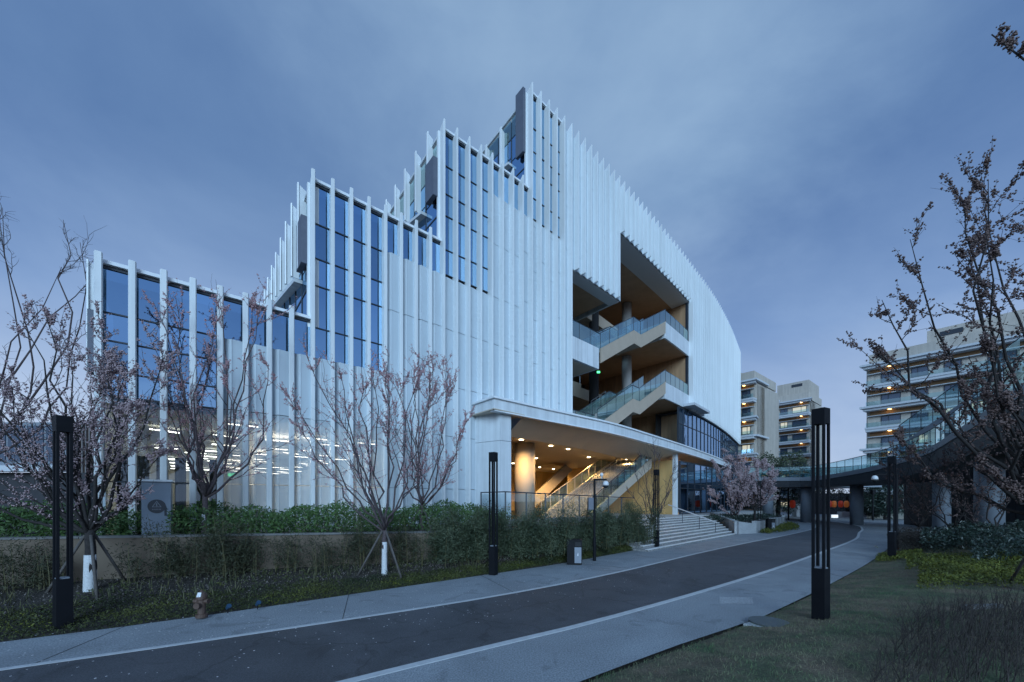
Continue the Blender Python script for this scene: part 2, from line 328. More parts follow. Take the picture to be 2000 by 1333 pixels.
# ================================================================ ground and roads
def sheet(name, pts, z, m, kind='structure'):
    mb = MB(); mb.poly([(p[0], p[1], z) for p in pts]); return mb.build(name, m, kind=kind)
def strip(name, A, B, z, m, kind='structure', th=0.0):
    mb = MB()
    for i in range(len(A)-1):
        if th: mb.hexa([(A[i][0], A[i][1], z-th), (A[i+1][0], A[i+1][1], z-th), (B[i+1][0], B[i+1][1], z-th), (B[i][0], B[i][1], z-th),
                        (A[i][0], A[i][1], z), (A[i+1][0], A[i+1][1], z), (B[i+1][0], B[i+1][1], z), (B[i][0], B[i][1], z)])
        else: mb.quad((*A[i], z), (*B[i], z), (*B[i+1], z), (*A[i+1], z))
    return mb.build(name, m, kind=kind)
def spline(pts, n=60):
    """Catmull-Rom through 2D points resampled to n points of equal arc length"""
    p = [Vector((a[0], a[1], 0)) for a in pts]; p = [p[0]*2-p[1]]+p+[p[-1]*2-p[-2]]; o = []
    for i in range(1, len(p)-2):
        for k in range(20):
            t = k/20; a, b, c, d = p[i-1:i+3]
            o.append(.5*((2*b)+(c-a)*t+(2*a-5*b+4*c-d)*t*t+(3*b-a-3*c+d)*t**3))
    o.append(p[-2]); s = [0]
    for i in range(1, len(o)): s.append(s[-1]+(o[i]-o[i-1]).length)
    S = np.array(s); X = np.array([q.x for q in o]); Y = np.array([q.y for q in o]); u = np.linspace(0, S[-1], n)
    return list(zip(np.interp(u, S, X), np.interp(u, S, Y)))
def offset(line, d):
    r = []
    for i, p in enumerate(line):
        a = line[max(i-1, 0)]; b = line[min(i+1, len(line)-1)]; t = Vector((b[0]-a[0], b[1]-a[1])).normalized()
        r.append((p[0]-t.y*d, p[1]+t.x*d))
    return r
def nearest(line, p): return min(range(len(line)), key=lambda i: (line[i][0]-p[0])**2+(line[i][1]-p[1])**2)
L1 = spline([(-60, -25.5), (-20, -1.6), (-12, 3.15), (-7.58, 5.76), (-4.97, 7.28), (-.53, 10.16), (3.55, 13.5), (8.9, 18.6), (14, 23.2), (20.9, 29.2), (27.5, 35.5), (32.6, 42.2), (36, 52), (38, 85)], 110)
L2 = spline([(-55, -31), (-16, -4.2), (-2.3, 5.37), (2.22, 8.44), (8.3, 13.2), (15.6, 19.4), (22.5, 25.5), (27.3, 30.6), (31.5, 35), (35.8, 40.9), (39.8, 52), (42, 85)], 110)
PE1 = spline([(-60, -24), (-20, .2), (-13, 4.5), (-8.98, 6.95), (-7.72, 7.75), (-5.98, 9.05), (-4.21, 10.5), (-1.66, 12.58), (2.0, 15.6), (7.42, 21.0), (14.5, 28.2), (19.0, 31.5), (24.9, 38.5), (30.2, 46), (32, 85)], 110)
PE2 = spline([(-52, -33), (-12, -4.0), (1.53, 5.81), (4.77, 7.95), (5.66, 8.6), (8.07, 10.5), (9.87, 11.95), (15.3, 16.5), (22, 22.6), (28.1, 29.2), (38.9, 40.4), (46, 52), (50, 85)], 110)
g = MB(); g.poly([(-1500, -1500, -.06), (1500, -1500, -.06), (1500, 1500, -.06), (-1500, 1500, -.06)]).build('ground', M['soil'], kind='structure')
sheet('forecourt_paving', [(11, 24), (60, 24), (110, 90), (110, 150), (-10, 150), (0, 40)], -.02, M['paving'])
strip('pavement', offset(PE1, .0), L1, .0, M['paving'])
strip('pavement_right', L2, PE2, .0, M['paving'])
strip('road', L1, L2, .004, M['asphalt'])
strip('road_edge_line', offset(L1, -.055), offset(L1, .055), .010, M['line'], th=.05)
strip('road_edge_line_right', offset(L2, -.07), offset(L2, .07), .010, M['line'], th=.05)
# thin joints cut across the pavements
mb = MB()
for i in range(4, 100, 3):
    for A, B in ((PE1, L1),):
        a = Vector((*A[i], .003)); b = Vector((*B[nearest(B, A[i])], .003)); mb.obox(a, b, .012, .001)
mb.build('pavement_joint', M['dark'], kind='structure')
# left planting strip rising to the retaining wall
WALL = [(-60, 1.0), (-30, 6.2), (-15, 9.3), (-8.5, 10.5), (-2.2, 11.9), (1.2, 15.0), (7.4, 20.4)]
WL = spline([(-60, -13), (-30, 2.4), (-18, 8.0), (-13, 9.9), (-10.13, 11.0), (-7.9, 12.0), (-5.2, 13.2), (-2.6, 14.2), (.6, 16.3), (3.4, 18.7), (7.0, 22.2)], 90)
def wz(y): return 1.58-.18*min(1, max(0, (y-9.9)/4.3))
PEs = [p for p in PE1 if p[0] < 7.8]
PEr = spline(PEs[::6]+[PEs[-1]], 90)
BERM = []
def smooth(t): return t*t*(3-2*t)
mb = MB(); NR = 12; rows = []
for i in range(90):
    a = Vector(PEr[i]); b = Vector(WL[i]); row = []
    for j in range(NR+1):
        t = j/NR; p = a.lerp(b, t); z = -.02+.05*min(1, t*8)+.36*smooth(t)+.03*math.sin(p.x*2.3+j)*math.sin(p.y*3.1)*(t > .05)
        row.append((p.x, p.y, z))
    rows.append(row)
vv = [q for r in rows for q in r]; ff = [(i*(NR+1)+j, (i+1)*(NR+1)+j, (i+1)*(NR+1)+j+1, i*(NR+1)+j+1) for i in range(89) for j in range(NR)]
mb.add(vv, ff).build('planting_bed', M['soil'], kind='structure', smooth=True)
def bed(u, t):  # point on the planting bed, u 0..89 along, t 0..1 from pavement to wall
    i = min(88, int(u)); f = u-i; j = min(NR-1, int(t*NR)); h = t*NR-j
    A = Vector(rows[i][j]).lerp(Vector(rows[i+1][j]), f); B = Vector(rows[i][j+1]).lerp(Vector(rows[i+1][j+1]), f)
    return A.lerp(B, h)
# terrace behind the wall
TZ = 1.34
sheet('terrace_soil', [*WL, (8, 26), (5, 45), (-30, 60), (-90, 60), (-90, 5)], TZ, M['soil'])
# right lawn
PE2r = [p for p in PE2 if p[0] > -14 and p[1] < 30]
PE2r = spline(PE2r[::5]+[PE2r[-1]], 80)
def lawn_z(d): return -.02+.05*min(1, d*6)+.26*smooth(min(1, d/2.2))+.045*max(0, d-2.2)
lv = []; NL = 26; lrows = []
for i, p in enumerate(PE2r):
    a = PE2r[max(0, i-1)]; b = PE2r[min(79, i+1)]; t = Vector((b[0]-a[0], b[1]-a[1])).normalized()
    dirn = Vector((.80, -.60)); row = []
    for j in range(NL+1):
        d = 30*(j/NL)**2.0; q = Vector(p)+dirn*d; row.append((q.x, q.y, lawn_z(d)+.02*math.sin(q.x*1.7)*math.sin(q.y*2.1)*(d > .2)))
    lrows.append(row)
MB().add([q for r in lrows for q in r], [(i*(NL+1)+j, i*(NL+1)+j+1, (i+1)*(NL+1)+j+1, (i+1)*(NL+1)+j) for i in range(79) for j in range(NL)]).build('lawn_ground', M['lawn'], kind='structure', smooth=True)
PA = np.array(PE2r)
def on_lawn(x, y):
    """height of the lawn under a point, None outside it"""
    best = None
    for i in range(79):
        ax, ay = PE2r[i]; bx, by = PE2r[i+1]; det = (bx-ax)*.60+(by-ay)*.80
        if abs(det) < 1e-9: continue
        u = ((x-ax)*.60+(y-ay)*.80)/det
        if 0 <= u <= 1:
            qx, qy = ax+u*(bx-ax), ay+u*(by-ay); d = (x-qx)*.80-(y-qy)*.60
            if d > 0 and (best is None or d < best): best = d
    return None if best is None else lawn_z(best)
# retaining wall with coping
rw = thing('retaining_wall', 'low stained beige render wall holding the hedge terrace behind the left planting strip', 'wall', (*WL[40], .3))
o1 = offset(WL, .12); o2 = offset(WL, -.12); mb = MB(); mc = MB()
for i in range(len(WL)-1):
    mb.hexa([(*o2[i], -.1), (*o2[i+1], -.1), (*o1[i+1], -.1), (*o1[i], -.1), (*o2[i], wz(WL[i][1])-.055), (*o2[i+1], wz(WL[i+1][1])-.055), (*o1[i+1], wz(WL[i+1][1])-.055), (*o1[i], wz(WL[i][1])-.055)])
mb.build('wall_face', M['render_wall'], rw)
o1 = offset(WL, .17); o2 = offset(WL, -.16); st = 3
for i in range(0, len(WL)-1, st):
    k = min(len(WL)-1, i+st); mc = MB(); e = .006
    a1, a2, b1, b2 = [Vector(v) for v in (o1[i], o2[i], o1[k], o2[k])]; t = (b1-a1).normalized()*e
    a1 += t; a2 += t; b1 -= t; b2 -= t
    za, zb = wz(WL[i][1]), wz(WL[k][1]); mc.hexa([(*a2, za-.052), (*b2, zb-.052), (*b1, zb-.052), (*a1, za-.052), (*a2, za), (*b2, zb), (*b1, zb), (*a1, za)]).build('coping_stone', M['coping'], rw)
# petals and litter on the paving
def pip(pts, lo, hi): return rng.uniform(lo, hi, len(pts))
n = 2600; ii = rng.integers(20, 70, n); t = rng.uniform(0, 1, n)**1.2
q = []
for i, tt in zip(ii, t):
    a = Vector(PE1[i]); b = Vector(L2[i]); p = a.lerp(b, tt*.8)+Vector((rng.normal()*.3, rng.normal()*.3)); q.append((p.x, p.y, .014))
q = [p for p in q if p[1] > 4 and p[0] < 6]
scatter('fallen_petals', [(-1, -1, 0), (1, -1, 0), (1, 1, .1), (-1, 1, 0)], [(0, 1, 2, 3)], q, rng.uniform(.005, .013, len(q)), M['petal'], kind='stuff', up=1.0)
# light patch and manhole in the right pavement
p = G(1435, 1173); mb = MB(); c = Vector((p.x, p.y)); mb.poly([(c.x-.55, c.y-.32, .006), (c.x+.25, c.y-.36, .006), (c.x+.62, c.y+.28, .006), (c.x-.2, c.y+.34, .006)])
mb.build('repaired_paving', M['patch'], kind='structure')
# ================================================================ the cultural building
FC, XV = 20500.0, 1920.0
tS = Vector((.771, .637)); nS = Vector((.637, -.771))
def fY(x, g=1.0): return FC/(XV-x)*g
def fpt(x, g=1.0): Y = fY(x, g); return ((x-1000)/F*Y, Y)
pts = [fpt(100), fpt(197), fpt(500), fpt(800), fpt(1000), fpt(1100, 1.012), fpt(1200, 1.038), fpt(1247, 1.058), fpt(1310, 1.10), fpt(1345, 1.138), fpt(1389, 1.21), fpt(1421, 1.335), fpt(1441, 1.50)]
FL = spline(pts, 600); _s = [0]
for i in range(1, 600): _s.append(_s[-1]+math.dist(FL[i], FL[i-1]))
i0 = min(range(600), key=lambda i: abs(FL[i][0]/FL[i][1]*F+1000-197)); _off = _s[i0]
FS = np.array(_s)-_off; FX = np.array([p[0] for p in FL]); FY = np.array([p[1] for p in FL]); FPX = FX/FY*F+1000
def fp(s, o=0.0, z=0.0):
    """point of the facade line at arc length s, o metres outward"""
    x, y = np.interp(s, FS, FX), np.interp(s, FS, FY); t = ft(s); return Vector((x+t.y*o, y-t.x*o, z))
def ft(s):
    a, b = s-.4, s+.4; return Vector((np.interp(b, FS, FX)-np.interp(a, FS, FX), np.interp(b, FS, FY)-np.interp(a, FS, FY))).normalized()
def sx(x): return float(np.interp(x, FPX, FS))
def fang(s): t = ft(s); return math.atan2(t.y, t.x)
SP = .731
KEND = int(FS[-1]/SP)
FLOOR = 1.25
TOPS = [9.97, 15.55, 21.17, 27.0]
def blk(k): return min(3, max(0, k//8))
B = thing('cultural_centre', 'large stepped cultural building with white vertical fins, blue glass and open stair terraces', 'building', (0, 30, FLOOR))
sA0, sA1, sB1, sCan0, sG0 = sx(1110), sx(1208), sx(1346), sx(922), sx(1325)
ZA, ZB, ZC = 17.9, 23.2, 11.9; CAN = 7.62
def zbot(s):
    if s < sCan0-.1: return FLOOR
    if s < sA0-.1: return CAN-.3
    if s < sA1-.1: return ZA
    if s < sB1-.2: return ZB
    return ZC
_mesh = {}
def fin_mesh(zb, zt, wd=.17, dep=.42):
    key = (zb, zt, wd, dep)
    if key not in _mesh:
        mb = MB(); w2 = wd/2; H = zt-zb
        # web with a slanted top, then a front flange
        mb.hexa([(-.035, -.02, 0), (.035, -.02, 0), (.035, dep-.05, 0), (-.035, dep-.05, 0), (-.035, -.02, H-.30), (.035, -.02, H-.30), (.035, dep-.05, H-.02), (-.035, dep-.05, H-.02)])
        mb.hexa([(-w2, dep-.048, 0), (w2, dep-.048, 0), (w2*.7, dep, 0), (-w2*.7, dep, 0), (-w2, dep-.048, H-.02), (w2, dep-.048, H-.02), (w2*.7, dep, H), (-w2*.7, dep, H)])
        me = bpy.data.meshes.new('fin'); me.from_pydata(mb.v, [], mb.f); me.materials.append(M['white']); _mesh[key] = me
    return _mesh[key]
def local(name, me, p, ang, parent=B, scz=None, kind=None, label=None):
    o = bpy.data.objects.new(name, me); C.objects.link(o); o.parent = parent; o.location = Vector(p)-wloc(parent)
    o.rotation_euler = (0, 0, ang)
    if scz: o.scale = (1, 1, scz)
    if kind: o['kind'] = kind
    if label: o['label'] = label
    return o
# outward is local -Y when x runs along the wall, so meshes are mirrored: use angle+pi and run x backwards
for k in range(0, KEND+1):
    s = k*SP; b = blk(k); 
    wd = .19 if k < 8 else .15 if k < 16 else .10
    local('fin', fin_mesh(zbot(s), TOPS[b], wd, .36 if k < 8 else .44), fp(s, 0, zbot(s)), fang(s)+math.pi)
# screen panels folded in plan
JO = [3.1, 5.75, 8.25, 11.1, 13.7, 16.6, 19.3, 22.1, 24.8]
def panel_mesh(open_=False, deep=False):
    key = ('p', open_, deep)
    if key not in _mesh:
        mb = MB(); L_ = SP-.05; p0, p1, p2 = ((0, .0), (L_*.45, .22), (L_, .18)) if deep else ((0, .02), (L_*.42, .12), (L_, .06)); th = .015
        for a, c in ((p0, p1), (p1, p2)):
            mb.hexa([(-a[0]-.025, a[1], 0), (-c[0]-.025, c[1], 0), (-c[0]-.025, c[1]-th, 0), (-a[0]-.025, a[1]-th, 0), (-a[0]-.025, a[1], 1), (-c[0]-.025, c[1], 1), (-c[0]-.025, c[1]-th, 1), (-a[0]-.025, a[1]-th, 1)])
        a = p1; mb.hexa([(-a[0]-.035, a[1], 0), (-a[0]-.015, a[1], 0), (-a[0]-.015, a[1]+.012, 0), (-a[0]-.035, a[1]+.012, 0), (-a[0]-.035, a[1], 1), (-a[0]-.015, a[1], 1), (-a[0]-.015, a[1]+.012, 1), (-a[0]-.035, a[1]+.012, 1)])
        me = bpy.data.meshes.new('facade_panel'); me.from_pydata(mb.v, [], mb.f); me.materials.append(M['screen_open' if open_ else 'screen']); _mesh[key] = me
    return _mesh[key]
far = []
def panel_top(k):
    if k < 4: return None
    if k < 28: return [8.25, 13.7, 19.3][(k-4)//8]
    return 26.7
for k in range(4, KEND):
    zt = panel_top(k); s = k*SP; zb = zbot(s+.3)
    js = [zb]+[j+((.5 if k % 2 else -.35) if k > 22 else 0) for j in JO]; js = [js[0]]+[j for j in js[1:] if zb+.6 < j < zt-.3]+[zt]
    for a, c in zip(js[:-1], js[1:]):
        p = fp(s, 0, a+.012)
        if s < sB1-.3: local('facade_panel', panel_mesh(k < 14 and c < 5.9, k < 16), p, fang(s+SP/2)+math.pi, scz=c-a-.024)
        else: far.append((s, a, c))
# beyond the open terraces the panels are only a few pixels wide: one part
mb = MB()
for s, a, c in far:
    A0, A1, A2 = fp(s+.02, .02), fp(s+.3, .16), fp(s+SP-.03, .06)
    for q, r in ((A0, A1), (A1, A2)): mb.quad((q.x, q.y, a+.012), (r.x, r.y, a+.012), (r.x, r.y, c-.012), (q.x, q.y, c-.012))
mb.build('facade_panel_field', M['screen'], B, kind='stuff')
# glass panes, frames and caps of the glazed bays
def vquad(mb, s0, s1, o, z0, z1): a, b = fp(s0, o), fp(s1, o); mb.quad((a.x, a.y, z0), (b.x, b.y, z0), (b.x, b.y, z1), (a.x, a.y, z1))
def vbox(mb, s0, s1, o0, o1, z0, z1):
    a, b, c, d = fp(s0, o1), fp(s1, o1), fp(s1, o0), fp(s0, o0); mb.prism([a, b, c, d], z0, z1)
def flong(mb, s0, s1, o0, o1, z0, z1, st=1.5):
    n = max(1, int(math.ceil((s1-s0)/st)))
    for i in range(n): vbox(mb, s0+(s1-s0)*i/n, s0+(s1-s0)*(i+1)/n, o0, o1, z0, z1)
def pane_mesh(m):
    key = ('g', m)
    if key not in _mesh:
        me = bpy.data.meshes.new('glass_pane'); L_ = SP
        v = [(-.03, 0, 0), (-L_+.03, 0, 0), (-L_+.03, 0, 1), (-.03, 0, 1)]; me.from_pydata(v, [], [(0, 1, 2, 3)]); me.materials.append(M[m]); _mesh[key] = me
    return _mesh[key]
for k in range(0, 28):
    b = k//8; s = k*SP; zt = TOPS[b]-.30; base = [8.25, 13.7, 19.3, 24.9][b]
    if k < 4: lv_ = [FLOOR+.1, 3.1, 5.75, 6.5, 7.45, 8.3, zt]
    elif k % 8 >= 4: lv_ = [base, zt]
    else: lv_ = [base-5.45, base-4.2, base-2.5, base-1.4, base, zt]
    for a, c in zip(lv_[:-1], lv_[1:]):
        o = local('glass_pane', pane_mesh('clear' if (k < 4 and c < 6) else 'pane'), fp(s, .0, a+.03), fang(s+SP/2)+math.pi, scz=c-a-.06)
        o.rotation_euler[2] += random.uniform(-.004, .004)
        fr = MB(); vbox(fr, s+.03, s+SP-.03, -.06, .035, a-.022, a+.022); fr.build('transom', M['dark_frame'], B)
    fr = MB(); vbox(fr, s+.03, s+SP-.03, -.06, .05, zt-.03, zt+.06); fr.build('transom', M['dark_frame'], B)
    cp = MB(); vbox(cp, s+.03, s+SP-.03, -.08, .16, zt+.07, zt+.18); cp.build('parapet_cap', M['edge'], B)
# inner walls and dark rooms behind
mb = MB(); flong(mb, 12*SP, sCan0, -.25, -.08, FLOOR, 5.75, 3)
flong(mb, 4*SP, 8*SP, -.25, -.08, 5.9, 8.2, 3); flong(mb, 8*SP, 12*SP, -.25, -.08, 5.9, 8.2, 3)
flong(mb, 12*SP, 16*SP, -.25, -.08, 5.76, 13.6, 3); flong(mb, 16*SP, 20*SP, -.25, -.08, 5.76, 13.6, 3); flong(mb, 20*SP, sA0, -.25, -.08, 7.5, 19.2, 3)
flong(mb, 24*SP+2.9, sA1, -.25, -.08, 19.3, 26.6, 3); flong(mb, sA1, sB1, -.25, -.08, ZB+.8, 26.6, 3); flong(mb, sB1, FS[-1], -.25, -.08, ZC+.2, 26.6, 3)
mb.build('inner_wall', M['core'], B)
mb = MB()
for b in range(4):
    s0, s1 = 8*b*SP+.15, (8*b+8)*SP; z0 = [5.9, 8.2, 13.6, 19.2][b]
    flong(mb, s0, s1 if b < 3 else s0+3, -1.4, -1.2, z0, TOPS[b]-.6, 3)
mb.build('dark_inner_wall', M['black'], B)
# roofs
rf = MB()
for b in range(4):
    s0 = 8*b*SP; s1 = (8*b+8)*SP if b < 3 else FS[-1]; z = TOPS[b]-.62
    a = [fp(s, -.1) for s in np.linspace(s0, s1, 14)]; d = a[0]+Vector((-.637, .771, 0))*35; e = a[-1]+Vector((-.637, .771, 0))*14
    rf.prism([(q.x, q.y) for q in a]+[(e.x, e.y), (d.x, d.y)], z-.3, z)
rf.build('roof_deck', M['concrete_col'], B)
# rear walls so the volumes are closed
nin = Vector((-.637, .771, 0)); tl = Vector((.771, .637, 0))
def perp(mb, s, d0, d1, z0, z1, th=.2, sh=0):
    a = fp(s)+nin*d0+tl*sh; b = fp(s)+nin*d1+tl*sh; mb.hexa([(*q.xy, z) for z in (z0, z1) for q in (a, b, b+tl*th, a+tl*th)])
mb = MB()
e = fp(FS[-1]); 
perp(mb, FS[-1], .0, 14, 0, 26.4, -.2); a = fp(0)+nin*35; b_ = fp(8*SP)+nin*35
mb.obox((*a.xy, 0), (*b_.xy, 0), .2, 9.3); c_ = fp(16*SP)+nin*35; mb.obox((*b_.xy, 0), (*c_.xy, 0), .2, 14.9); d_ = fp(24*SP)+nin*35; mb.obox((*c_.xy, 0), (*d_.xy, 0), .2, 20.5)
mb.obox((*d_.xy, 0), (*(e+nin*14).xy, 0), .2, 26.3)
perp(mb, 0, 2.6, 35, 0, 9.3, .2)
mb.build('rear_wall', M['core'], B)
# stepped left side faces
for b in range(4):
    s = 8*b*SP; top = TOPS[b]; low = TOPS[b-1] if b else FLOOR; n = 8 if b in (1, 2) else (3 if b == 3 else 1)
    c0 = fp(s)
    def q(d, o, z): v = c0+nin*d-tl*o; return (v.x, v.y, z)
    for i in range(n):
        d = (.75 if b else .5)+i*1.35 if b < 3 else 2.2+i*1.6
        zt = top-.05*i if b < 3 else top-.9; zb = top-3.5+i*.26
        mb = MB(); mb.hexa([q(d-.03, .02, zb), q(d+.03, .02, zb), q(d+.03, .30, zb), q(d-.03, .30, zb), q(d-.03, .02, zt-.2), q(d+.03, .02, zt-.2), q(d+.03, .30, zt-.03), q(d-.03, .30, zt-.03)])
        mb.hexa([q(d-.09, .305, zb), q(d+.09, .305, zb), q(d+.07, .35, zb), q(d-.07, .35, zb), q(d-.09, .305, zt), q(d+.09, .305, zt), q(d+.07, .35, zt), q(d-.07, .35, zt)])
        mb.build('side_fin', M['white'], B)
    zb0, zb1 = (top-3.55, top-1.65) if b < 3 else (top-3.85, top-.05)
    mb = MB(); bl, bo = [(.45, .28), (.95, .34), (.9, .36), (.75, .30)][b]; mb.hexa([q(.06, .12, zb0), q(bl, .12, zb0), q(bl, bo, zb0), q(.06, bo, zb0), q(.06, .12, zb1), q(bl, .12, zb1), q(bl, bo, zb1), q(.06, bo, zb1)])
    mb.build('corner_box', M['grey_box'], B)
    if b == 0: continue
    Ld = 12
    # slanted eave beam, its glass soffit and the panes of the side wall
    mb = MB(); mb.hexa([q(1.4, .0, top-3.75), q(Ld, .0, top-1.7), q(Ld, .34, top-1.7), q(1.4, .34, top-3.75), q(1.4, .0, top-3.6), q(Ld, .0, top-1.55), q(Ld, .34, top-1.55), q(1.4, .34, top-3.6)])
    mb.hexa([q(.2, -.05, top-.62), q(Ld, -.05, top-1.1), q(Ld, .10, top-1.1), q(.2, .10, top-.62), q(.2, -.05, top-.5), q(Ld, -.05, top-.98), q(Ld, .10, top-.98), q(.2, .10, top-.5)])
    mb.build('eave_beam', M['white_panel'], B)
    for i in range(8):
        d0, d1 = .15+i*1.35, .15+(i+1)*1.35-.06
        zs = [low-.3, top-3.4+i*.25, top-2.0, top-.7-.05*i]
        for z0, z1 in zip(zs[:-1], zs[1:]):
            if z1-z0 < .25: continue
            mb = MB(); mb.quad(q(d0, .02, z0+.04), q(d1, .02, z0+.04), q(d1, .02, z1-.04), q(d0, .02, z1-.04))
            mb.build('side_glass_pane', M['rail_glass'] if z0 > top-2.2 else M['pane'], B)
    mb = MB()
    for i in range(9):
        d = .12+i*1.35; mb.hexa([q(d-.035, -.1, low-.4), q(d+.035, -.1, low-.4), q(d+.035, .05, low-.4), q(d-.035, .05, low-.4), q(d-.035, -.1, top-2), q(d+.035, -.1, top-2), q(d+.035, .05, top-2), q(d-.035, .05, top-2)])
    mb.hexa([q(.1, -.1, low+1.2), q(Ld, -.1, low+1.2), q(Ld, .045, low+1.2), q(.1, .045, low+1.2), q(.1, -.1, low+1.26), q(Ld, -.1, low+1.26), q(Ld, .045, low+1.26), q(.1, .045, low+1.26)])
    mb.build('side_mullions', M['dark_frame'], B)
    mb = MB(); mb.hexa([q(.3, -1.9, low-.5), q(35, -1.9, low-.5), q(35, -1.7, low-.5), q(.3, -1.7, low-.5), q(.3, -1.9, top-.65), q(35, -1.9, top-.65), q(35, -1.7, top-.65), q(.3, -1.7, top-.65)])
    mb.build('side_inner_wall', M['core'], B)
    perpm = MB(); perpm.hexa([q(0, -.3, low-.5), q(.14, -.3, low-.5), q(.14, .12, low-.5), q(0, .12, low-.5), q(0, -.3, top-.3), q(.14, -.3, top-.3), q(.14, .12, top-.3), q(0, .12, top-.3)]); perpm.build('corner_post', M['white'], B)
# ---------------------------------------------------------------- lit reading hall behind the left wing
R = MB()
sR0, sR1 = .1, 15*SP
def rpt(s, d, z): v = fp(s)+nin*d; return (v.x, v.y, z)
R.quad(rpt(sR0, .1, FLOOR+.02), rpt(sR1, .1, FLOOR+.02), rpt(sR1, 33, FLOOR+.02), rpt(sR0, 33, FLOOR+.02))
R.build('hall_floor', M['concrete_col'], B)
R = MB(); R.quad(rpt(sR0, .1, 5.55), rpt(sR1, .1, 5.55), rpt(sR1, 33, 5.55), rpt(sR0, 33, 5.55))
R.quad(rpt(sR0, 33, FLOOR), rpt(sR1, 33, FLOOR), rpt(sR1, 33, 5.6), rpt(sR0, 33, 5.6)); R.quad(rpt(sR0, .1, FLOOR), rpt(sR0, 33, FLOOR), rpt(sR0, 33, 5.6), rpt(sR0, .1, 5.6)); R.quad(rpt(sR1, .1, FLOOR), rpt(sR1, 33, FLOOR), rpt(sR1, 33, 5.6), rpt(sR1, .1, 5.6))
R.build('hall_ceiling', M['room'], B)
led = MB(); led.box(-.5, -.03, -.04, .5, .03, 0); lm = bpy.data.meshes.new('ceiling_light'); lm.from_pydata(led.v, [], led.f); lm.materials.append(M['led'])
for d_ in (4, 11, 19, 27):
    ld = bpy.data.lights.new('hall_glow', 'POINT'); ld.energy = 260; ld.color = (1, .93, .78); ld.shadow_soft_size = .6
    lo = bpy.data.objects.new('hall_glow', ld); C.objects.link(lo); v = fp(5.5)+nin*d_; lo.location = (v.x, v.y, 4.9)
for i in range(18):
    for j in range(5):
        if random.random() < .38: continue
        s_ = 1.2+j*2.2+(i % 2)*1.1+random.uniform(-.3, .3)
        if s_ > sR1-.7: continue
        v = fp(s_)+nin*(.9+i*1.75); o = bpy.data.objects.new('ceiling_light', lm); C.objects.link(o); o.parent = B; o.location = Vector((v.x, v.y, 5.42))-B.location; o.rotation_euler = (0, 0, math.atan2(.637, .771)+random.choice((0, 0, 0, .5)))
for s_ in np.arange(.3, 3.9*SP, .47):
    mb = MB(); pts_ = [(s_+i*.05, .55+.05*math.sin(i*2.1)) for i in range(7)]
    for (a, u), (c, v) in zip(pts_[:-1], pts_[1:]): mb.quad(rpt(a, u, FLOOR+.03), rpt(c, v, FLOOR+.03), rpt(c, v, 4.0), rpt(a, u, 4.0))
    mb.build('curtain', M['curtain'], B)
for s_, d in ((4.2, 5), (7.5, 7), (9.6, 4.5)):
    mb = MB(); v = fp(s_)+nin*d; mb.tube([(v.x, v.y, FLOOR), (v.x, v.y, 5.5)], .28, 12); mb.build('hall_column', M['room'], B, smooth=True)
for s_, d, z in ((3.45, 3.0, 3.55),):
    v = fp(s_)+nin*d; MB().box(v.x-.14, v.y, z, v.x+.14, v.y+.04, z+.12).build('exit_light', M['green'], B)
# ---------------------------------------------------------------- plinth
rail0, rail1 = Vector((-.30, 17.9)), Vector((7.6, 24.3))
pl = [(q.x, q.y) for q in [fp(s, .55) for s in np.linspace(-1, sCan0-1, 8)]]+[(-1.6, 18.6), (-.2, 18.4), (7.2, 25.2), (17.6, 35.3), (30, 47), (45, 66), (40, 90), (-25, 60), (-30, 30)]
MB().prism(pl, -.05, FLOOR).build('plinth', M['concrete_col'], kind='structure')
# ---------------------------------------------------------------- canopy
cf = [(965, 19.0), (1060, 21.25), (1194, 25.4), (1271.7, 30.0), (1342.6, 36.4), (1387.6, 43.0), (1410, 47.8), (1428, 53.5)]
CFL = spline([((x-1000)/F*Y, Y) for x, Y in cf], 46)
def coff(d): return offset(CFL, d)  # positive = inward (left of travel)
cn = B
retL = [(CFL[0][0]+nin.x*d, CFL[0][1]+nin.y*d) for d in (2.05,)]
full = retL+CFL
mb = MB(); CB = CAN-.66
def fas(mb, line, z0, z1, th):
    inn = offset(line, th)
    for i in range(len(line)-1): mb.hexa([(*line[i], z0), (*line[i+1], z0), (*inn[i+1], z0), (*inn[i], z0), (*line[i], z1), (*line[i+1], z1), (*inn[i+1], z1), (*inn[i], z1)])
seg = [full[0], full[1]]
cnp = thing('canopy', '', 'x', (*CFL[0], 0)); del cnp['category']; del cnp['label']; cnp.parent = B; cnp.location = Vector((*CFL[0], 0))-B.location
def facade_at(p):  # facade point opposite a canopy point
    i = min(range(600), key=lambda j: (FL[j][0]-p[0])**2+(FL[j][1]-p[1])**2); return FL[i]
fas(mb, CFL, CB, CAN-.10, .12); fas(mb, [retL[0], CFL[0]], CB+.002, CAN-.102, .12); mb.build('fascia', M['white_panel'], cnp)
mb = MB(); fas(mb, offset(CFL, -.10), CAN-.10, CAN, .5); r0 = Vector(retL[0])-Vector((.771, .637))*.1; c0_ = Vector(CFL[0])-Vector((.771, .637))*.1-Vector(nin.xy)*.1
mb.hexa([(*q, z) for z in (CAN-.098, CAN-.003) for q in (r0, c0_, c0_+Vector((.771, .637))*.5, r0+Vector((.771, .637))*.5)])
mb.build('drip_edge', M['edge'], cnp)
mb = MB(); fas(mb, offset(CFL, -.05), CB-.06, CB-.002, .35); mb.build('lower_trim', M['edge'], cnp)
mb = MB(); inn = offset(CFL, .3); bk = [facade_at(p) for p in CFL]
for i in range(45): mb.hexa([(*inn[i], CAN-.3), (*inn[i+1], CAN-.3), (*bk[i+1], CAN-.3), (*bk[i], CAN-.3), (*inn[i], CAN-.06), (*inn[i+1], CAN-.06), (*bk[i+1], CAN-.06), (*bk[i], CAN-.06)])
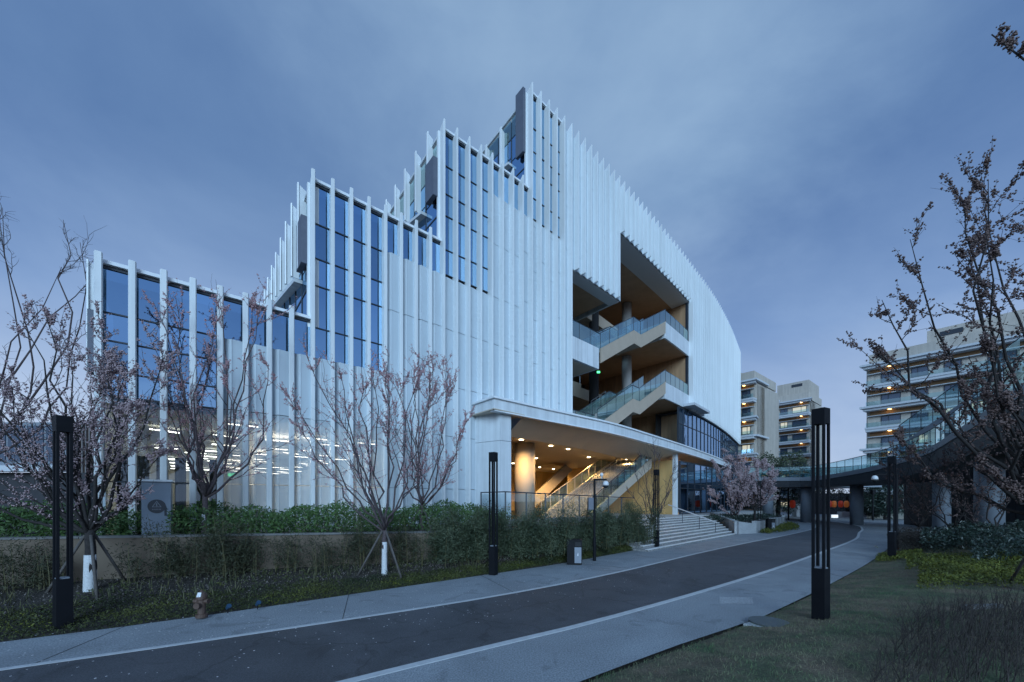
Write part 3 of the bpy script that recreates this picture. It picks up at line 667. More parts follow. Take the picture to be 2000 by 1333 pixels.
mb.build('canopy_roof', M['white_panel'], cnp)
# sloping soffit then the flat ceiling with downlights
CEIL = 6.1
wds = [1.3+2.6*min(1, i/26) for i in range(46)]; inner = []
for i, p in enumerate(CFL):
    a = CFL[max(i-1, 0)]; b = CFL[min(i+1, 45)]; t = Vector((b[0]-a[0], b[1]-a[1])).normalized(); inner.append((p[0]-t.y*wds[i], p[1]+t.x*wds[i]))
o_ = offset(CFL, .12)
MB().prism([r0, c0_, Vector(CFL[2]), Vector(CFL[2])+Vector(nin.xy)*2.6], CB-.001, CB+.05).build('flat_soffit', M['beige_soffit'], cnp)
for i in range(2, 45, 3):
    mb = MB()
    for j in range(i, min(45, i+3)):
        e0 = .0
        mb.quad((*o_[j], CB), (*inner[j], CEIL), (*inner[j+1], CEIL), (*o_[j+1], CB))
    mb.build('soffit_panel', M['beige_soffit'], cnp)
mb = MB(); 
for j in range(3, 45): mb.quad((*inner[j], CEIL), (*inner[j+1], CEIL), (*inner[j+1], CEIL+.18), (*inner[j], CEIL+.18))
bkline = [(p[0]-.637*19, p[1]+.771*19) for p in inner]
for j in range(3, 45): mb.quad((*inner[j], CEIL+.18), (*inner[j+1], CEIL+.18), (*bkline[j+1], CEIL+.18), (*bkline[j], CEIL+.18))
mb.build('ceiling', M['beige'], cnp)
# upper deck closing the ceiling from above
mb = MB(); 
for px, py in ((1018, 858.6), (1076, 870.6), (1109.6, 877), (1047, 895), (1054, 912.7), (1081, 916), (1002, 905), (1273, 908), (1225, 897), (1150, 893)):
    Y = (CEIL+.18-EYE)*F/(HZ-py); X = (px-1000)/F*Y
    d = MB(); d.tube([(X, Y, CEIL+.17), (X, Y, CEIL+.135)], .13, 14); o = d.build('downlight', M['warm'], cnp)
    ld = bpy.data.lights.new('downlight_glow', 'SPOT'); ld.energy = 1050; ld.color = (1, .60, .20); ld.spot_size = math.radians(150); ld.spot_blend = 1; ld.shadow_soft_size = .12
    lo = bpy.data.objects.new('downlight_glow', ld); C.objects.link(lo); lo.location = (X, Y, CEIL+.08)
# pier clad in white at the left end
Q = Vector((-.60, 19.61)); Qf = Vector(fp(sx(926)).xy); Qr = Q+Vector((.771, .637))*.72
for z0, z1 in ((FLOOR-.1, 2.2), (2.22, 5.55), (5.57, CB-.0)):
    MB().prism([Qf, Q-Vector((0, 0)), Q+Vector((.62, .51))*.02, Qf+Vector((.3, .25))], z0, z1).build('pier_panel', M['white_panel'], B)
    MB().prism([Q+Vector((.771, .637))*.03, Qr, Qr+Vector((-.637, .771))*.9, Q+Vector((.771, .637))*.03+Vector((-.637, .771))*.9], z0, z1).build('pier_panel', M['white_panel'], B)
# round columns
def rcol(x, Y, r, z0, z1, m='concrete_col', par=B, name='round_column'):
    X = (x-1000)/F*Y; mb = MB(); mb.tube([(X, Y, z0), (X, Y, z1)], r, 28); return mb.build(name, M[m], par, smooth=True)
rcol(1025, 25.8, .68, FLOOR, CEIL+.2, 'beige')
# walls of the undercroft
Wg = Vector((14.85, 36.0)); mb = MB()
for i in range(10):
    a = Wg+Vector(nin.xy)*(i*1.3+.01); b2 = Wg+Vector(nin.xy)*((i+1)*1.3-.01); t2 = Vector((.771, .637))*.1
    MB().prism([a, b2, b2+t2, a+t2], FLOOR, CEIL+.2).build('wall_panel', M['wood'], B)
bk0 = Vector(fp(sCan0).xy)+Vector(nin.xy)*19; 
for i in range(14):
    a = bk0+Vector((.771, .637))*(i*2.1+.01); b2 = bk0+Vector((.771, .637))*((i+1)*2.1-.01); t2 = Vector(nin.xy)*.1
    MB().prism([a, b2, b2+t2, a+t2], FLOOR, CEIL+.2).build('wall_panel', M['wood'], B)
a = Vector(fp(sCan0+.6).xy); MB().prism([a, a+Vector(nin.xy)*19, a+Vector(nin.xy)*19-Vector((.2, .1)), a-Vector((.2, .1))], FLOOR, CEIL+.2).build('side_wall', M['wood'], B)
# entrance glazing: lower storey set below the canopy, upper storey between canopy and fins
def glaze(s0, s1, o, z0, z1, n, rows_, gm='entry_glass'):
    ds = (s1-s0)/n; fr = MB()
    for i in range(n):
        a, b = s0+i*ds, s0+(i+1)*ds
        for za, zb in zip(rows_[:-1], rows_[1:]):
            m2 = MB(); vquad(m2, a+.04, b-.04, o, za+.04, zb-.04); m2.build('window_pane', M[gm] if random.random() > .12 or gm == 'entry_glass' else M['bin_grey'], B)
        vbox(fr, a-.035, a+.035, o-.12, o+.06, z0, z1)
    vbox(fr, s1-.035, s1+.035, o-.12, o+.06, z0, z1)
    for z in rows_: flong(fr, s0, s1, o-.1, o+.05, z-.035, z+.035)
    fr.build('window_frame', M['dark_frame'], B, kind='stuff')
def s_at(x, o):
    return min(np.linspace(sG0-8, FS[-1], 900), key=lambda s: abs(fp(s, o).x/fp(s, o).y*F+1000-x))
glaze(s_at(1328, 1.0), FS[-1]-.3, 1.0, FLOOR, 6.2, 18, [FLOOR+.05, 3.7, 4.2, 6.2])
glaze(sG0, FS[-1]-.1, 0, CAN, ZC-.1, 24, [CAN+.05, 10.2, ZC-.1])
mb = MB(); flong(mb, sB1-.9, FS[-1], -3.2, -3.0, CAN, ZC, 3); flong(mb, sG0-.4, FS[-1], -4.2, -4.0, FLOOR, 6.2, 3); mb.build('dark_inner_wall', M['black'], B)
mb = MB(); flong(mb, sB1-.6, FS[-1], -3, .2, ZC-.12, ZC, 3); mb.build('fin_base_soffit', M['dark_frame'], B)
for i in range(7):
    s_ = sG0+1.5+i*3; v = fp(s_, -2); MB().box(v.x-.5, v.y-.03, 5.6, v.x+.5, v.y+.03, 5.63).build('ceiling_light', M['cool_box'], B)
v = Vector((15.05, 35.7)); MB().prism([v, v+Vector((.771, .637))*.35, v+Vector((.771, .637))*.35+Vector(nin.xy)*.35, v+Vector(nin.xy)*.35], FLOOR, CB+.0).build('white_post', M['white_panel'], B)
mb = MB(); s_ = sx(1334); vbox(mb, s_, sx(1366), .05, 1.1, 12.05, 12.3); mb.build('door_hood', M['apt_slab'], B)
# ---------------------------------------------------------------- open terraces
D = 14.0
def slab(name, s0, s1, d0, d1, z0, z1, m, par=B, st=2.0):
    mb = MB(); n = max(1, int((s1-s0)/st))
    for i in range(n):
        a, b = s0+(s1-s0)*i/n, s0+(s1-s0)*(i+1)/n
        mb.prism([fp(a)+nin*d0, fp(b)+nin*d0, fp(b)+nin*d1, fp(a)+nin*d1], z0, z1)
    return mb.build(name, M[m], par)
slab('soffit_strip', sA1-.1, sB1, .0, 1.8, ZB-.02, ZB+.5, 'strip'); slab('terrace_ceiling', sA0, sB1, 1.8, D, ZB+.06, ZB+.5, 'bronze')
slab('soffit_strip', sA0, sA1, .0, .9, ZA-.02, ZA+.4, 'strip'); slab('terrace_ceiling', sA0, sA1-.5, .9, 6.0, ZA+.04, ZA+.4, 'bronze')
slab('deck_slab', sA0, sA1-.5, 0, 6, ZA+.42, 19.1, 'beige'); 
mb = MB(); perp(mb, sA1, .0, 6, ZA, 23.3, .15); perp(mb, sA1, 1.8, D, ZB+.5, 26.5, .15); mb.build('terrace_return_wall', M['white_panel'], B)
mb = MB(); perp(mb, sA0-.25, 0, D, CAN-.1, 23.5, .2); mb.build('left_terrace_wall', M['white_panel'], B)
for i in range(9):
    mb = MB(); perp(mb, sB1-.25, .3+i*1.5+.01, .3+(i+1)*1.5-.01, CAN-.1, ZB+.2, .2); mb.build('wall_panel', M['wood_dark'], B)
mb = MB(); perp(mb, sB1-.27, 0.05, .3, CAN-.1, ZB, .25); mb.build('dark_jamb', M['dark_frame'], B)
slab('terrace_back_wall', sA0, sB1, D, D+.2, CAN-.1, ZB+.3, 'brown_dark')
mb = MB(); a, b = P(1130, 585, 35.0), P(1207, 643, 38.5); mb.hexa([(a.x, a.y, a.z-1.1), (b.x, b.y, b.z-1.0), (b.x-1.6, b.y+2, b.z-1.0), (a.x-1.6, a.y+2, a.z-1.1), (a.x, a.y, a.z), (b.x, b.y, b.z), (b.x-1.6, b.y+2, b.z), (a.x-1.6, a.y+2, a.z)]); mb.build('inclined_beam', M['beige'], B)
# decks: inner ones along the back, right ones to the facade, a white balcony on the left
def deck_soffit(s0, s1, d0, d1, z): slab('deck_soffit', s0, s1, d0, d1, z-.06, z, 'bronze')
for z in (13.5, 19.1):
    slab('inner_deck', sA0, sx(1290), 6.2, D-.05, z-1.25, z-1.19, 'bronze')
    slab('inner_deck_floor', sA0, sx(1290), 6.3, D-.05, z-1.18, z-.15, 'beige')
    slab('deck_fascia', sA0, sx(1245), 6.0, 6.18, z-1.30, z+.06, 'beige')
    s0 = sx(1300); slab('right_deck', s0, sB1-.3, .2, D-.1, z-1.42, z-.1, 'bronze')
    slab('balcony_front', s0, sB1-.05, -.02, .16, z-1.5, z, 'white_panel'); mb = MB(); perp(mb, s0, 0.02, 3.4, z-1.5, z-.003, .12, -.14); mb.build('balcony_return', M['white_panel'], B)
s1 = sx(1169); z = 13.5
slab('left_balcony_soffit', sA0, s1-.15, .2, 6.0, z-1.5, z-1.42, 'beige_soffit'); slab('left_balcony_floor', sA0, s1-.15, .2, 6.0, z-1.40, z-.1, 'beige')
n = 5
for i in range(n): slab('balcony_front', sA0+(s1-sA0)*i/n+.01, sA0+(s1-sA0)*(i+1)/n-.01, -.04, .16, z-1.5, z, 'white_panel', st=9)
mb = MB(); perp(mb, s1-.14, .17, 3.2, z-1.5, z-.003, .12); mb.build('balcony_return', M['white_panel'], B)
rcol(1224, 41.0, .50, CAN, ZB+.1, 'concrete_col')
rcol(1160, 36.5, .45, CAN, ZB+.1, 'black')
def railing(s0, s1, d, z0, z1=None, h=1.15, par=B, step=1.15, m='rail_glass'):
    z1 = z0 if z1 is None else z1; n = max(1, round((s1-s0)/step)); rl = thing('balustrade', '', 'x', (0, 0, 0)); del rl['category']; del rl['label']; rl.parent = par; rl.location = fp(s0)-wloc(par)+Vector((0, 0, z0))
    def pt(s, z): v = fp(s)+nin*d; return Vector((v.x, v.y, z))
    po = MB()
    for i in range(n):
        a, b = s0+(s1-s0)*i/n, s0+(s1-s0)*(i+1)/n; za, zb = z0+(z1-z0)*i/n, z0+(z1-z0)*(i+1)/n
        p, q_ = pt(a+.02, za), pt(b-.02, zb); u = Vector((0, 0, h))
        MB().quad(p, q_, q_+u, p+u).build('railing_pane', M[m], rl)
        po.tube([pt(a, za), pt(a, za+h)], .018, 4)
    po.tube([pt(s0, z0+h), pt(s1, z1+h)], .028, 5); po.tube([pt(s0, z0), pt(s0+.001, z0+h)], .02, 4); po.build('handrail', M['dark_frame'], rl)
    return rl
def flight(s0, s1, z0, z1, d0, d1, soff=.95):
    st = thing('terrace_stair', '', 'x', (0, 0, 0)); del st['category']; del st['label']; st.parent = B; st.location = fp(s0)+Vector((0, 0, z0))-B.location
    sm = (s0+s1)/2; zm = (z0+z1)/2; prof = [(s0, z0), (sm-.7, zm), (sm+.5, zm), (s1, z1)]
    for d in (d0, d1-.12):
        mb = MB()
        for (a, za), (b, zb) in zip(prof[:-1], prof[1:]):
            p, q_ = fp(a)+nin*d, fp(b)+nin*d; w_ = nin*.12
            mb.hexa([Vector((v.x, v.y, zz)) for zz, vs2 in ((0, 0),) for v in ()]+[Vector((p.x, p.y, za-soff)), Vector((q_.x, q_.y, zb-soff)), Vector((q_.x+w_.x, q_.y+w_.y, zb-soff)), Vector((p.x+w_.x, p.y+w_.y, za-soff)),
                     Vector((p.x, p.y, za+.12)), Vector((q_.x, q_.y, zb+.12)), Vector((q_.x+w_.x, q_.y+w_.y, zb+.12)), Vector((p.x+w_.x, p.y+w_.y, za+.12))])
        mb.build('stringer', M['beige'], st)
    mb = MB()
    for (a, za), (b, zb) in zip(prof[:-1], prof[1:]):
        p, q_, r, t_ = fp(a)+nin*(d0+.12), fp(b)+nin*(d0+.12), fp(b)+nin*(d1-.12), fp(a)+nin*(d1-.12)
        mb.quad((p.x, p.y, za-soff+.05), (q_.x, q_.y, zb-soff+.05), (r.x, r.y, zb-soff+.05), (t_.x, t_.y, za-soff+.05))
    mb.build('stair_soffit', M['beige'], st)
    nst = 16
    for (a, za), (b, zb) in (prof[:2], prof[2:]):
        for i in range(nst):
            u0, u1 = a+(b-a)*i/nst, a+(b-a)*(i+1)/nst; zz = za+(zb-za)*(i+1)/nst
            mb = MB(); mb.prism([fp(u0)+nin*(d0+.125), fp(u1)+nin*(d0+.125), fp(u1)+nin*(d1-.125), fp(u0)+nin*(d1-.125)], zz-.30, zz-.002); mb.build('tread', M['concrete_col'], st)
    for d in (d0+.06, d1-.06):
        for (a, za), (b, zb) in zip(prof[:-1], prof[1:]):
            r = railing(a, b, d, za+.12, zb+.12, 1.12)
    mb = MB()
    for (a, za), (b, zb) in (prof[:2],):
        p, q_ = fp(b-2.2)+nin*(d1+.3), fp(b)+nin*(d1+.3); zz = za+(zb-za)*(1-2.2/(b-a))
        mb.tube([(p.x, p.y, zz+1.3), (q_.x, q_.y, zb+1.3)], .03, 5); mb.tube([(p.x, p.y, zz+.9), (q_.x, q_.y, zb+.9)], .02, 5)
        for f in (0, .33, .66, 1): v = p.lerp(q_, f); z_ = zz+(zb-zz)*f; mb.tube([(v.x, v.y, z_), (v.x, v.y, z_+1.3)], .025, 4)
    mb.build('steel_handrail', M['steel'], st)
sf0, sf1 = sx(1174), sx(1301)
flight(sf0, sf1, 13.5, 19.1, .0, 2.4); flight(sf0-.4, sf1, 7.85, 13.5, .0, 2.4)
railing(sA0, sf0, .06, 13.5); railing(sA0, sf0-.4, .3, CAN-.06); railing(sf1, sB1-.3, .06, 13.5); railing(sf1, sB1-.3, .06, 19.1); railing(sx(1265), sG0, .9, CAN-.06)
railing(sx(1180), sx(1245), 6.1, 13.5); railing(sx(1160), sx(1240), 4.3, CAN-.06)
# small lit things on the terraces
for x, y, Y in ((1169, 727, 31.5), (1284, 702, 42)):
    p = P(x, y, Y); MB().box(p.x-.12, p.y, p.z-.08, p.x+.12, p.y+.04, p.z+.08).build('exit_light', M['green'], B)
for s_, d in ((sA1+1.2, 3.5), (sA1+2.3, 4.6), (sA1+3.5, 8), (sA1+4.8, 6), (sA1+6, 9), (sA1+7, 5.5), (sA1+8.5, 8), (sA1+2.5, 10)):
    v = fp(s_)+nin*d; MB().tube([(v.x, v.y, ZB+.05), (v.x, v.y, ZB+.02)], .16, 10).build('ceiling_spot', M['concrete_col'], B)
# ---------------------------------------------------------------- stair below the canopy
us = thing('undercroft_stair', '', 'x', (5.0, 26, FLOOR)); del us['category']; del us['label']; us.parent = B; us.location = Vector((5, 26, FLOOR))-B.location
A_ = Vector((5.05, 25.6, FLOOR)); Z_ = Vector((12.6, 35.1, 6.25)); run = (Z_-A_); hp = Vector((-run.y, run.x, 0)).normalized()
def sb(o, f, dz=0): v = A_+run*f+hp*o; return Vector((v.x, v.y, v.z+dz))
for o in (0, 3.7):
    mb = MB(); w_ = hp*.14; mb.hexa([sb(o, 0, -.3), sb(o, 1, -.75), sb(o, 1, -.75)+w_, sb(o, 0, -.3)+w_, sb(o, 0, .25), sb(o, 1, .12), sb(o, 1, .12)+w_, sb(o, 0, .25)+w_]); mb.build('stringer', M['beige_soffit'], us)
mb = MB(); mb.quad(sb(.14, 0, -.28), sb(.14, 1, -.7), sb(3.7, 1, -.7), sb(3.7, 0, -.28)); mb.build('stair_soffit', M['beige_soffit'], us)
ns = 30
for i in range(ns):
    f0, f1 = i/ns, (i+1)/ns; z_ = FLOOR+(6.25-FLOOR)*(i+1)/ns; q4 = [sb(.15, f0), sb(.15, f1), sb(3.69, f1), sb(3.69, f0)]
    MB().prism(q4, z_-.32, z_-.01).build('tread', M['stone'], us)
for o, hh in ((.07, 1.1), (3.77, 1.1), (1.9, .9), (2.3, .9)):
    po = MB(); n = 10
    for i in range(n+1): po.tube([sb(o, i/n, .1), sb(o, i/n, .1+hh)], .035 if o in (.07, 3.77) else .018, 4)
    po.tube([sb(o, 0, .1+hh), sb(o, 1, .1+hh)], .035, 5)
    po.build('handrail', M['beige_soffit'] if o == 3.77 else M['dark_frame' if o == .07 else 'steel'], us)
    if o in (.07, 3.77):
        for i in range(n): MB().quad(sb(o, (i+.04)/n, .15), sb(o, (i+.96)/n, .15), sb(o, (i+.96)/n, hh), sb(o, (i+.04)/n, hh)).build('railing_pane', M['rail_glass'], us)
# second inclined beam further back
mb = MB(); mb.hexa([(1.2, 33, 2.4), (1.9, 33, 1.9), (6.0, 38.5, 5.6), (5.3, 38.5, 6.1), (1.2, 36.5, 2.4), (1.9, 36.5, 1.9), (6.0, 42, 5.6), (5.3, 42, 6.1)]); mb.build('inclined_beam', M['beige'], B)
# ---------------------------------------------------------------- guard rail on its kerb in front of the undercroft
gr = thing('glass_guard_rail', 'dark framed glass guard rail on a low kerb along the edge of the building plinth', 'railing', (*rail0, 1.2))
ra = [Vector((-1.55, 19.5)), rail0, rail1]
mb = MB()
for a, b in zip(ra[:-1], ra[1:]): mb.obox((*a, 1.0), (*b, 1.0), .25, .66)
mb.build('kerb', M['coping'], gr)
po = MB()
for a, b, n, za, zb in ((ra[0], ra[1], 2, 2.9, 2.9), (ra[1], ra[2], 8, 2.9, 2.66)):
    for i in range(n):
        p, q_ = a.lerp(b, i/n), a.lerp(b, (i+1)/n); u0, u1 = za+(zb-za)*i/n, za+(zb-za)*(i+1)/n
        d_ = (q_-p).normalized()*.04
        MB().quad((*(p+d_), 1.68), (*(q_-d_), 1.68), (*(q_-d_), u1-.05), (*(p+d_), u0-.05)).build('glass_pane', M['guard_glass'], gr)
        po.box(p.x-.035, p.y-.035, 1.66, p.x+.035, p.y+.035, u0)
    po.obox((*a, za), (*b, zb), .08, .05)
po.build('rail_frame', M['dark_frame'], gr)
# ---------------------------------------------------------------- entrance steps
es = thing('entrance_steps', 'wide flight of pale granite steps rising from the pavement to the entrance plinth', 'steps', (10, 23, 0))
A0 = Vector((9.98, 22.3)); tdir = Vector((.717, .697)); nd = Vector((-.697, .717)); nstp = 10
for i in range(nstp):
    d0 = i*.40; z1 = (i+1)*FLOOR/nstp; a = A0+nd*d0-tdir*(4.6-i*.25); b = A0+nd*d0+tdir*(8.8+i*.62); a2 = a+nd*1.2; b2 = b+nd*1.2+tdir*1.0
    last = i == nstp-1
    if last: a2, b2 = a+nd*1.2, b+nd*.8
    zz = i*FLOOR/nstp-.1
    MB().prism([a, b, b2, a2], zz if i else -.1, z1-.03).build('step', M['stone'], es)
    MB().prism([a-nd*.012, b-nd*.012, b+nd*.16, a+nd*.16], z1-.034, z1).build('nosing', M['stone_edge'], es)
hr = thing('steps_handrail', 'single sloping steel handrail on thin posts down the entrance steps', 'handrail', (14, 26.5, 0))
top_ = P(1305, 987, 28.5); bot_ = P(1400.5, 1022, 27.2); mb = MB(); mb.obox(top_, bot_, .06, .07); mb.build('top_rail', M['steel'], hr)
for f in (.30, .65, .97):
    v = top_.lerp(bot_, f); mb = MB(); mb.tube([(v.x, v.y, .3+(1-f)*.6), (v.x, v.y, v.z)], .022, 5); mb.build('post', M['dark_frame'], hr)
# ================================================================ footbridge
bpts = [(1440, 47, 50), (1500, 46, 48), (1589, 47, 44), (1678, 62, 38), (1737, 77, 34), (1810, 103, 28), (1863, 136, 23), (1909, 166, 19.5), (1945, 192, 17), (2020, 245, 14)]
br = thing('footbridge', 'dark curved elevated footbridge with glass railings rising to the right over the road', 'bridge', (33, 42, 0))
be = [Vector(((x-1000)/F*Y, Y, EYE+h*Y/F)) for x, h, Y in bpts]
bl2 = spline([(p.x, p.y) for p in be], 40); cs = np.cumsum([0]+[math.dist(bl2[i], bl2[i+1]) for i in range(39)])
bz = []; tmp = [0]
for a, b in zip(be[:-1], be[1:]): tmp.append(tmp[-1]+math.dist(a.xy, b.xy))
bz = np.interp(cs/cs[-1], np.array(tmp)/tmp[-1], [p.z for p in be])
fo = [offset(bl2, -o) for o in (0, .15, 5.5)]  # travelling right: negative offset lies to the right/behind
sgn = 1
# make sure the deck lies behind the visible edge
def bo(o): return offset(bl2, o)
test = bo(1)[20]; 
if math.hypot(*test) < math.hypot(*bl2[20]): sgn = -1
def bp(i, o, z): q = bo(sgn*o)[i]; return (q[0], q[1], z)
bo0, bo1, bo2 = bo(0), bo(sgn*.25), bo(sgn*5.0); bm = bo(sgn*.9)
under = [4.15 if i < 12 else 4.15+(bz[i]-bz[12])*.72 for i in range(40)]
def bandb(name, A, za0, za1, B_, zb0, zb1, m):
    mb = MB()
    for i in range(39): mb.hexa([(*A[i], za0[i]), (*A[i+1], za0[i+1]), (*B_[i+1], zb0[i+1]), (*B_[i], zb0[i]), (*A[i], za1[i]), (*A[i+1], za1[i+1]), (*B_[i+1], zb1[i+1]), (*B_[i], zb1[i])])
    return mb.build(name, M[m], br)
zz = np.array(bz)
bandb('edge_beam', bo0, zz-.42, zz, bo1, zz-.42, zz, 'bridge_edge')
bandb('girder', bo(sgn*.06), np.array(under), zz-.425, bo(sgn*4.8), np.array(under), zz-.425, 'bridge_dark')
bandb('deck', bo1, zz-.2, zz-.05, bo2, zz-.2, zz-.05, 'bridge_edge')
for side, o in ((0, .1), (1, 4.9)):
    ln = bo(sgn*o); rl = MB(); tp = 1.25
    for i in range(0, 39):
        a, b = Vector((*ln[i], zz[i])), Vector((*ln[i+1], zz[i+1]))
        u = Vector((0, 0, tp))
        if side == 0 or i % 3 == 0:
            pass
        MB().quad(a, b, b+u, a+u).build('railing_pane', M['rail_glass'], br)
        rl.tube([a, a+u], .028, 4); rl.tube([a+u, b+u], .03, 4, cap=False)
    rl.build('handrail', M['dark_frame'], br)
for x, yb, Y, wpx in ((1574, 1022, 45.5, 18), (1673, 1026, 40.3, 21), (1839, 1015, 29, 26), (1932, 1000, 21.0, 41), (1500, 1020, 48, 18)):
    r = wpx/2*Y/F; X = (x-1000)/F*Y; i = min(range(40), key=lambda j: math.hypot(bl2[j][0]-X, bl2[j][1]-Y))
    d = MB(); Yc = Y+r; X = (x-1000)/F*Yc; d.tube([(X, Yc, 0), (X, Yc, under[i]+.3)], r, 28); d.build('column', M['column'], br, smooth=True)
gst = MB(); a_, b_ = P(1756, 872, 33), P(1992, 712, 25.5); nP = 9
for i in range(nP):
    p, q = a_.lerp(b_, i/nP), a_.lerp(b_, (i+1)/nP); u = Vector((0, 0, 1.75)); MB().quad(p, q, q+u, p+u).build('railing_pane', M['rail_glass'], br)
    gst.tube([p, p+u], .035, 4); gst.tube([p+u, q+u], .035, 4, cap=False)
gst.build('stair_handrail', M['dark_frame'], br)
MB().obox(a_-Vector((0, 0, .5)), b_-Vector((0, 0, .5)), .3, .5).build('stair_stringer', M['bridge_edge'], br)
# dark storefront volume beneath the right arm of the bridge
ub = thing('undercroft_block', 'dark single storey wall under the right arm of the footbridge', 'building', (40, 30, 0))
wl_ = [(P(1765, 900, 42).x, 42), (P(1830, 900, 36).x, 36), (P(1920, 900, 31).x, 31), (P(2060, 900, 26).x, 26), (52, 20)]
for a, b in zip(wl_[:-1], wl_[1:]):
    n = 4
    for i in range(n):
        p = Vector(a).lerp(Vector(b), i/n); q = Vector(a).lerp(Vector(b), (i+1)/n); d = (q-p).normalized()*.03; nn = Vector((-d.y, d.x)).normalized()*.3
        MB().prism([p+d, q-d, q-d+nn, p+d+nn], 0, 6.2).build('wall_panel', M['bridge_dark'], ub)
# ================================================================ apartment blocks
win_me = {}
def window(par, p, ux, nx, wd, h, lit=False):
    """window facing nx on a wall running along ux; p = lower corner"""
    u = Vector((*ux, 0)); n = Vector((*nx, 0)); p = Vector(p); mb = MB(); z = Vector((0, 0, 1))
    def bar(u0, u1, z0, z1): mb.hexa([p+u*u0-n*.05+z*z0, p+u*u1-n*.05+z*z0, p+u*u1+n*.05+z*z0, p+u*u0+n*.05+z*z0, p+u*u0-n*.05+z*z1, p+u*u1-n*.05+z*z1, p+u*u1+n*.05+z*z1, p+u*u0+n*.05+z*z1])
    t = .07; bar(0, wd, 0, t); bar(0, wd, h-t, h); bar(0, t, t, h-t); bar(wd-t, wd, t, h-t); bar(wd*.36, wd*.36+t, t, h-t)
    o = mb.build('window', M['dark_frame'], par)
    g = MB(); g.quad(p+u*t+n*.01+z*t, p+u*(wd-t)+n*.01+z*t, p+u*(wd-t)+n*.01+z*(h-t), p+u*t+n*.01+z*(h-t)); g.build('pane', M['warm_pane'] if lit else M['win_pane'], o)
M['win_pane'] = mat('window_glass_reflecting', (.06, .09, .14), .08, spec=1.0, metal=.35)
M['warm_pane'] = mat('lit_window', (.3, .3, .3), .3, emis=(.95, .88, .62), estr=.55)
def apartments(name_label, O, W, dd, zt, n, mods, roof, slabs_over=1.0, tower=None, lights=True, tan=True, base=0):
    """O visible corner, face runs along ff (unit), side along the facade direction"""
    (ff, nf) = dd; O = Vector(O); ff = Vector(ff); nf = Vector(nf); sd_ = Vector((.771, .637)); dep = 12
    a = thing('apartment_block', name_label, 'apartment building', (O.x, O.y, 0))
    ob = ff.x < 0
    inn_ = -nf  # into the building
    def pt(u, d): v = O+ff*u-nf*d; return v
    MB().prism([pt(0, 1.2), pt(W, 1.2), pt(W, dep), pt(0, dep)], 0, zt-.4).build('wall', M['apt_wall'], a)
    MB().prism([pt(.3, .9), pt(W-.3, .9), pt(W-.3, dep-.5), pt(.3, dep-.5)], zt+.05, zt+1.6).build('parapet', M['apt_wall'], a)
    if roof: 
        r0, r1, rz = roof; MB().prism([pt(r0, 1.8), pt(r1, 1.8), pt(r1, dep-2), pt(r0, dep-2)], zt+1.6, zt+rz).build('roof_house', M['apt_wall'], a)
        MB().prism([pt(r0+1.2, 1.74), pt(r0+3.2, 1.74), pt(r0+3.2, 1.79), pt(r0+1.2, 1.79)], zt+rz-1.1, zt+rz-.5).build('vent', M['dark_frame'], a)
    for k in range(n):
        z = zt-k*3.0; ov = .55*slabs_over if k % 2 == 0 else 0
        MB().prism([pt(-ov, -.25-ov*.4), pt(W+ov, -.25-ov*.4), pt(W+ov*.2, 1.6), pt(-ov*.2, 1.6)], z-.28, z).build('balcony_slab', M['apt_slab'], a)
        MB().prism([pt(-ov*.5+.06, -.15), pt(W-.06, -.15), pt(W-.06, 1.6), pt(.06, 1.6)], z-.62, z-.285).build('slab_edge', M['apt_slab'], a)
        MB().prism([pt(.4, 1.0), pt(W-.4, 1.0), pt(W-.4, 1.19), pt(.4, 1.19)], z-1.30, z-.62).build('timber_band', M['apt_wood'], a)
        MB().prism([pt(.2, .35), pt(W-.2, .35), pt(W-.2, 1.0), pt(.2, 1.0)], z-1.38, z-1.30).build('shelf', M['apt_slab'], a)
        MB().prism([pt(.15, .85), pt(W-.15, .85), pt(W-.15, 1.19), pt(.15, 1.19)], z-2.94, z-1.385).build('spandrel', M['apt_wall'], a)
        gl = MB(); gl.quad((*pt(.1, -.1), z-3), (*pt(W-.1, -.1), z-3), (*pt(W-.1, -.1), z-2.35), (*pt(.1, -.1), z-2.35)); gl.build('balcony_glass', M['rail_glass'], a)
        for mi, (u, wd) in enumerate(mods):
            p = pt(u, .83); window(a, (p.x, p.y, z-2.72), ff, nf, wd, 1.25, lit=(random.random() < .22))
        if lights and (k < 3 or random.random() < .5):
            for u in [mods[0][0]+.4] + ([mods[-1][0]] if len(mods) > 2 else []):
                p = pt(u+.5, .55); MB().box(p.x-.16, p.y-.10, z-.68, p.x+.16, p.y+.10, z-.63).build('balcony_light', M['balcony_lamp'], a)
    if tan:
        pass
    return a, pt
R1 = ((.637, -.771), (-.771, -.637))
M['win_dark'] = M['win_pane']
apartments('pale apartment block on the right with lit balcony soffits behind the footbridge', (50.8, 56.0), 30, R1, 22.0, 7, [(1.6, 2.0), (4.6, 1.6), (7.6, 1.5), (11.2, 2.2), (15.5, 2), (20, 2), (25, 2)], (6, 30, 3.4))
LF = ((-.637, .771), (-.771, -.637))
a, pt = apartments('pale apartment block with balconies right beside the white fins of the cultural centre', (39.2, 63), 9, LF, 22.3, 7, [(.8, 1.3), (3.6, 1.6), (6.2, 1.4)], (4.5, 9, 3.6))
for k in range(2):
    p0 = Vector((39.2, 63))+Vector((.771, .637))*(1.0+k*1.9)-Vector(LF[1])*0; 
def sidewall(a, O, dep, zt, strips, z0=0):
    for i, (u0, u1, m) in enumerate(strips):
        p, q = Vector(O)+Vector((.771, .637))*u0, Vector(O)+Vector((.771, .637))*u1; t = Vector((.637, -.771))*.25
        MB().prism([p, q, q-t*12, p-t*12], z0, zt).build('side_panel', M[m], a)
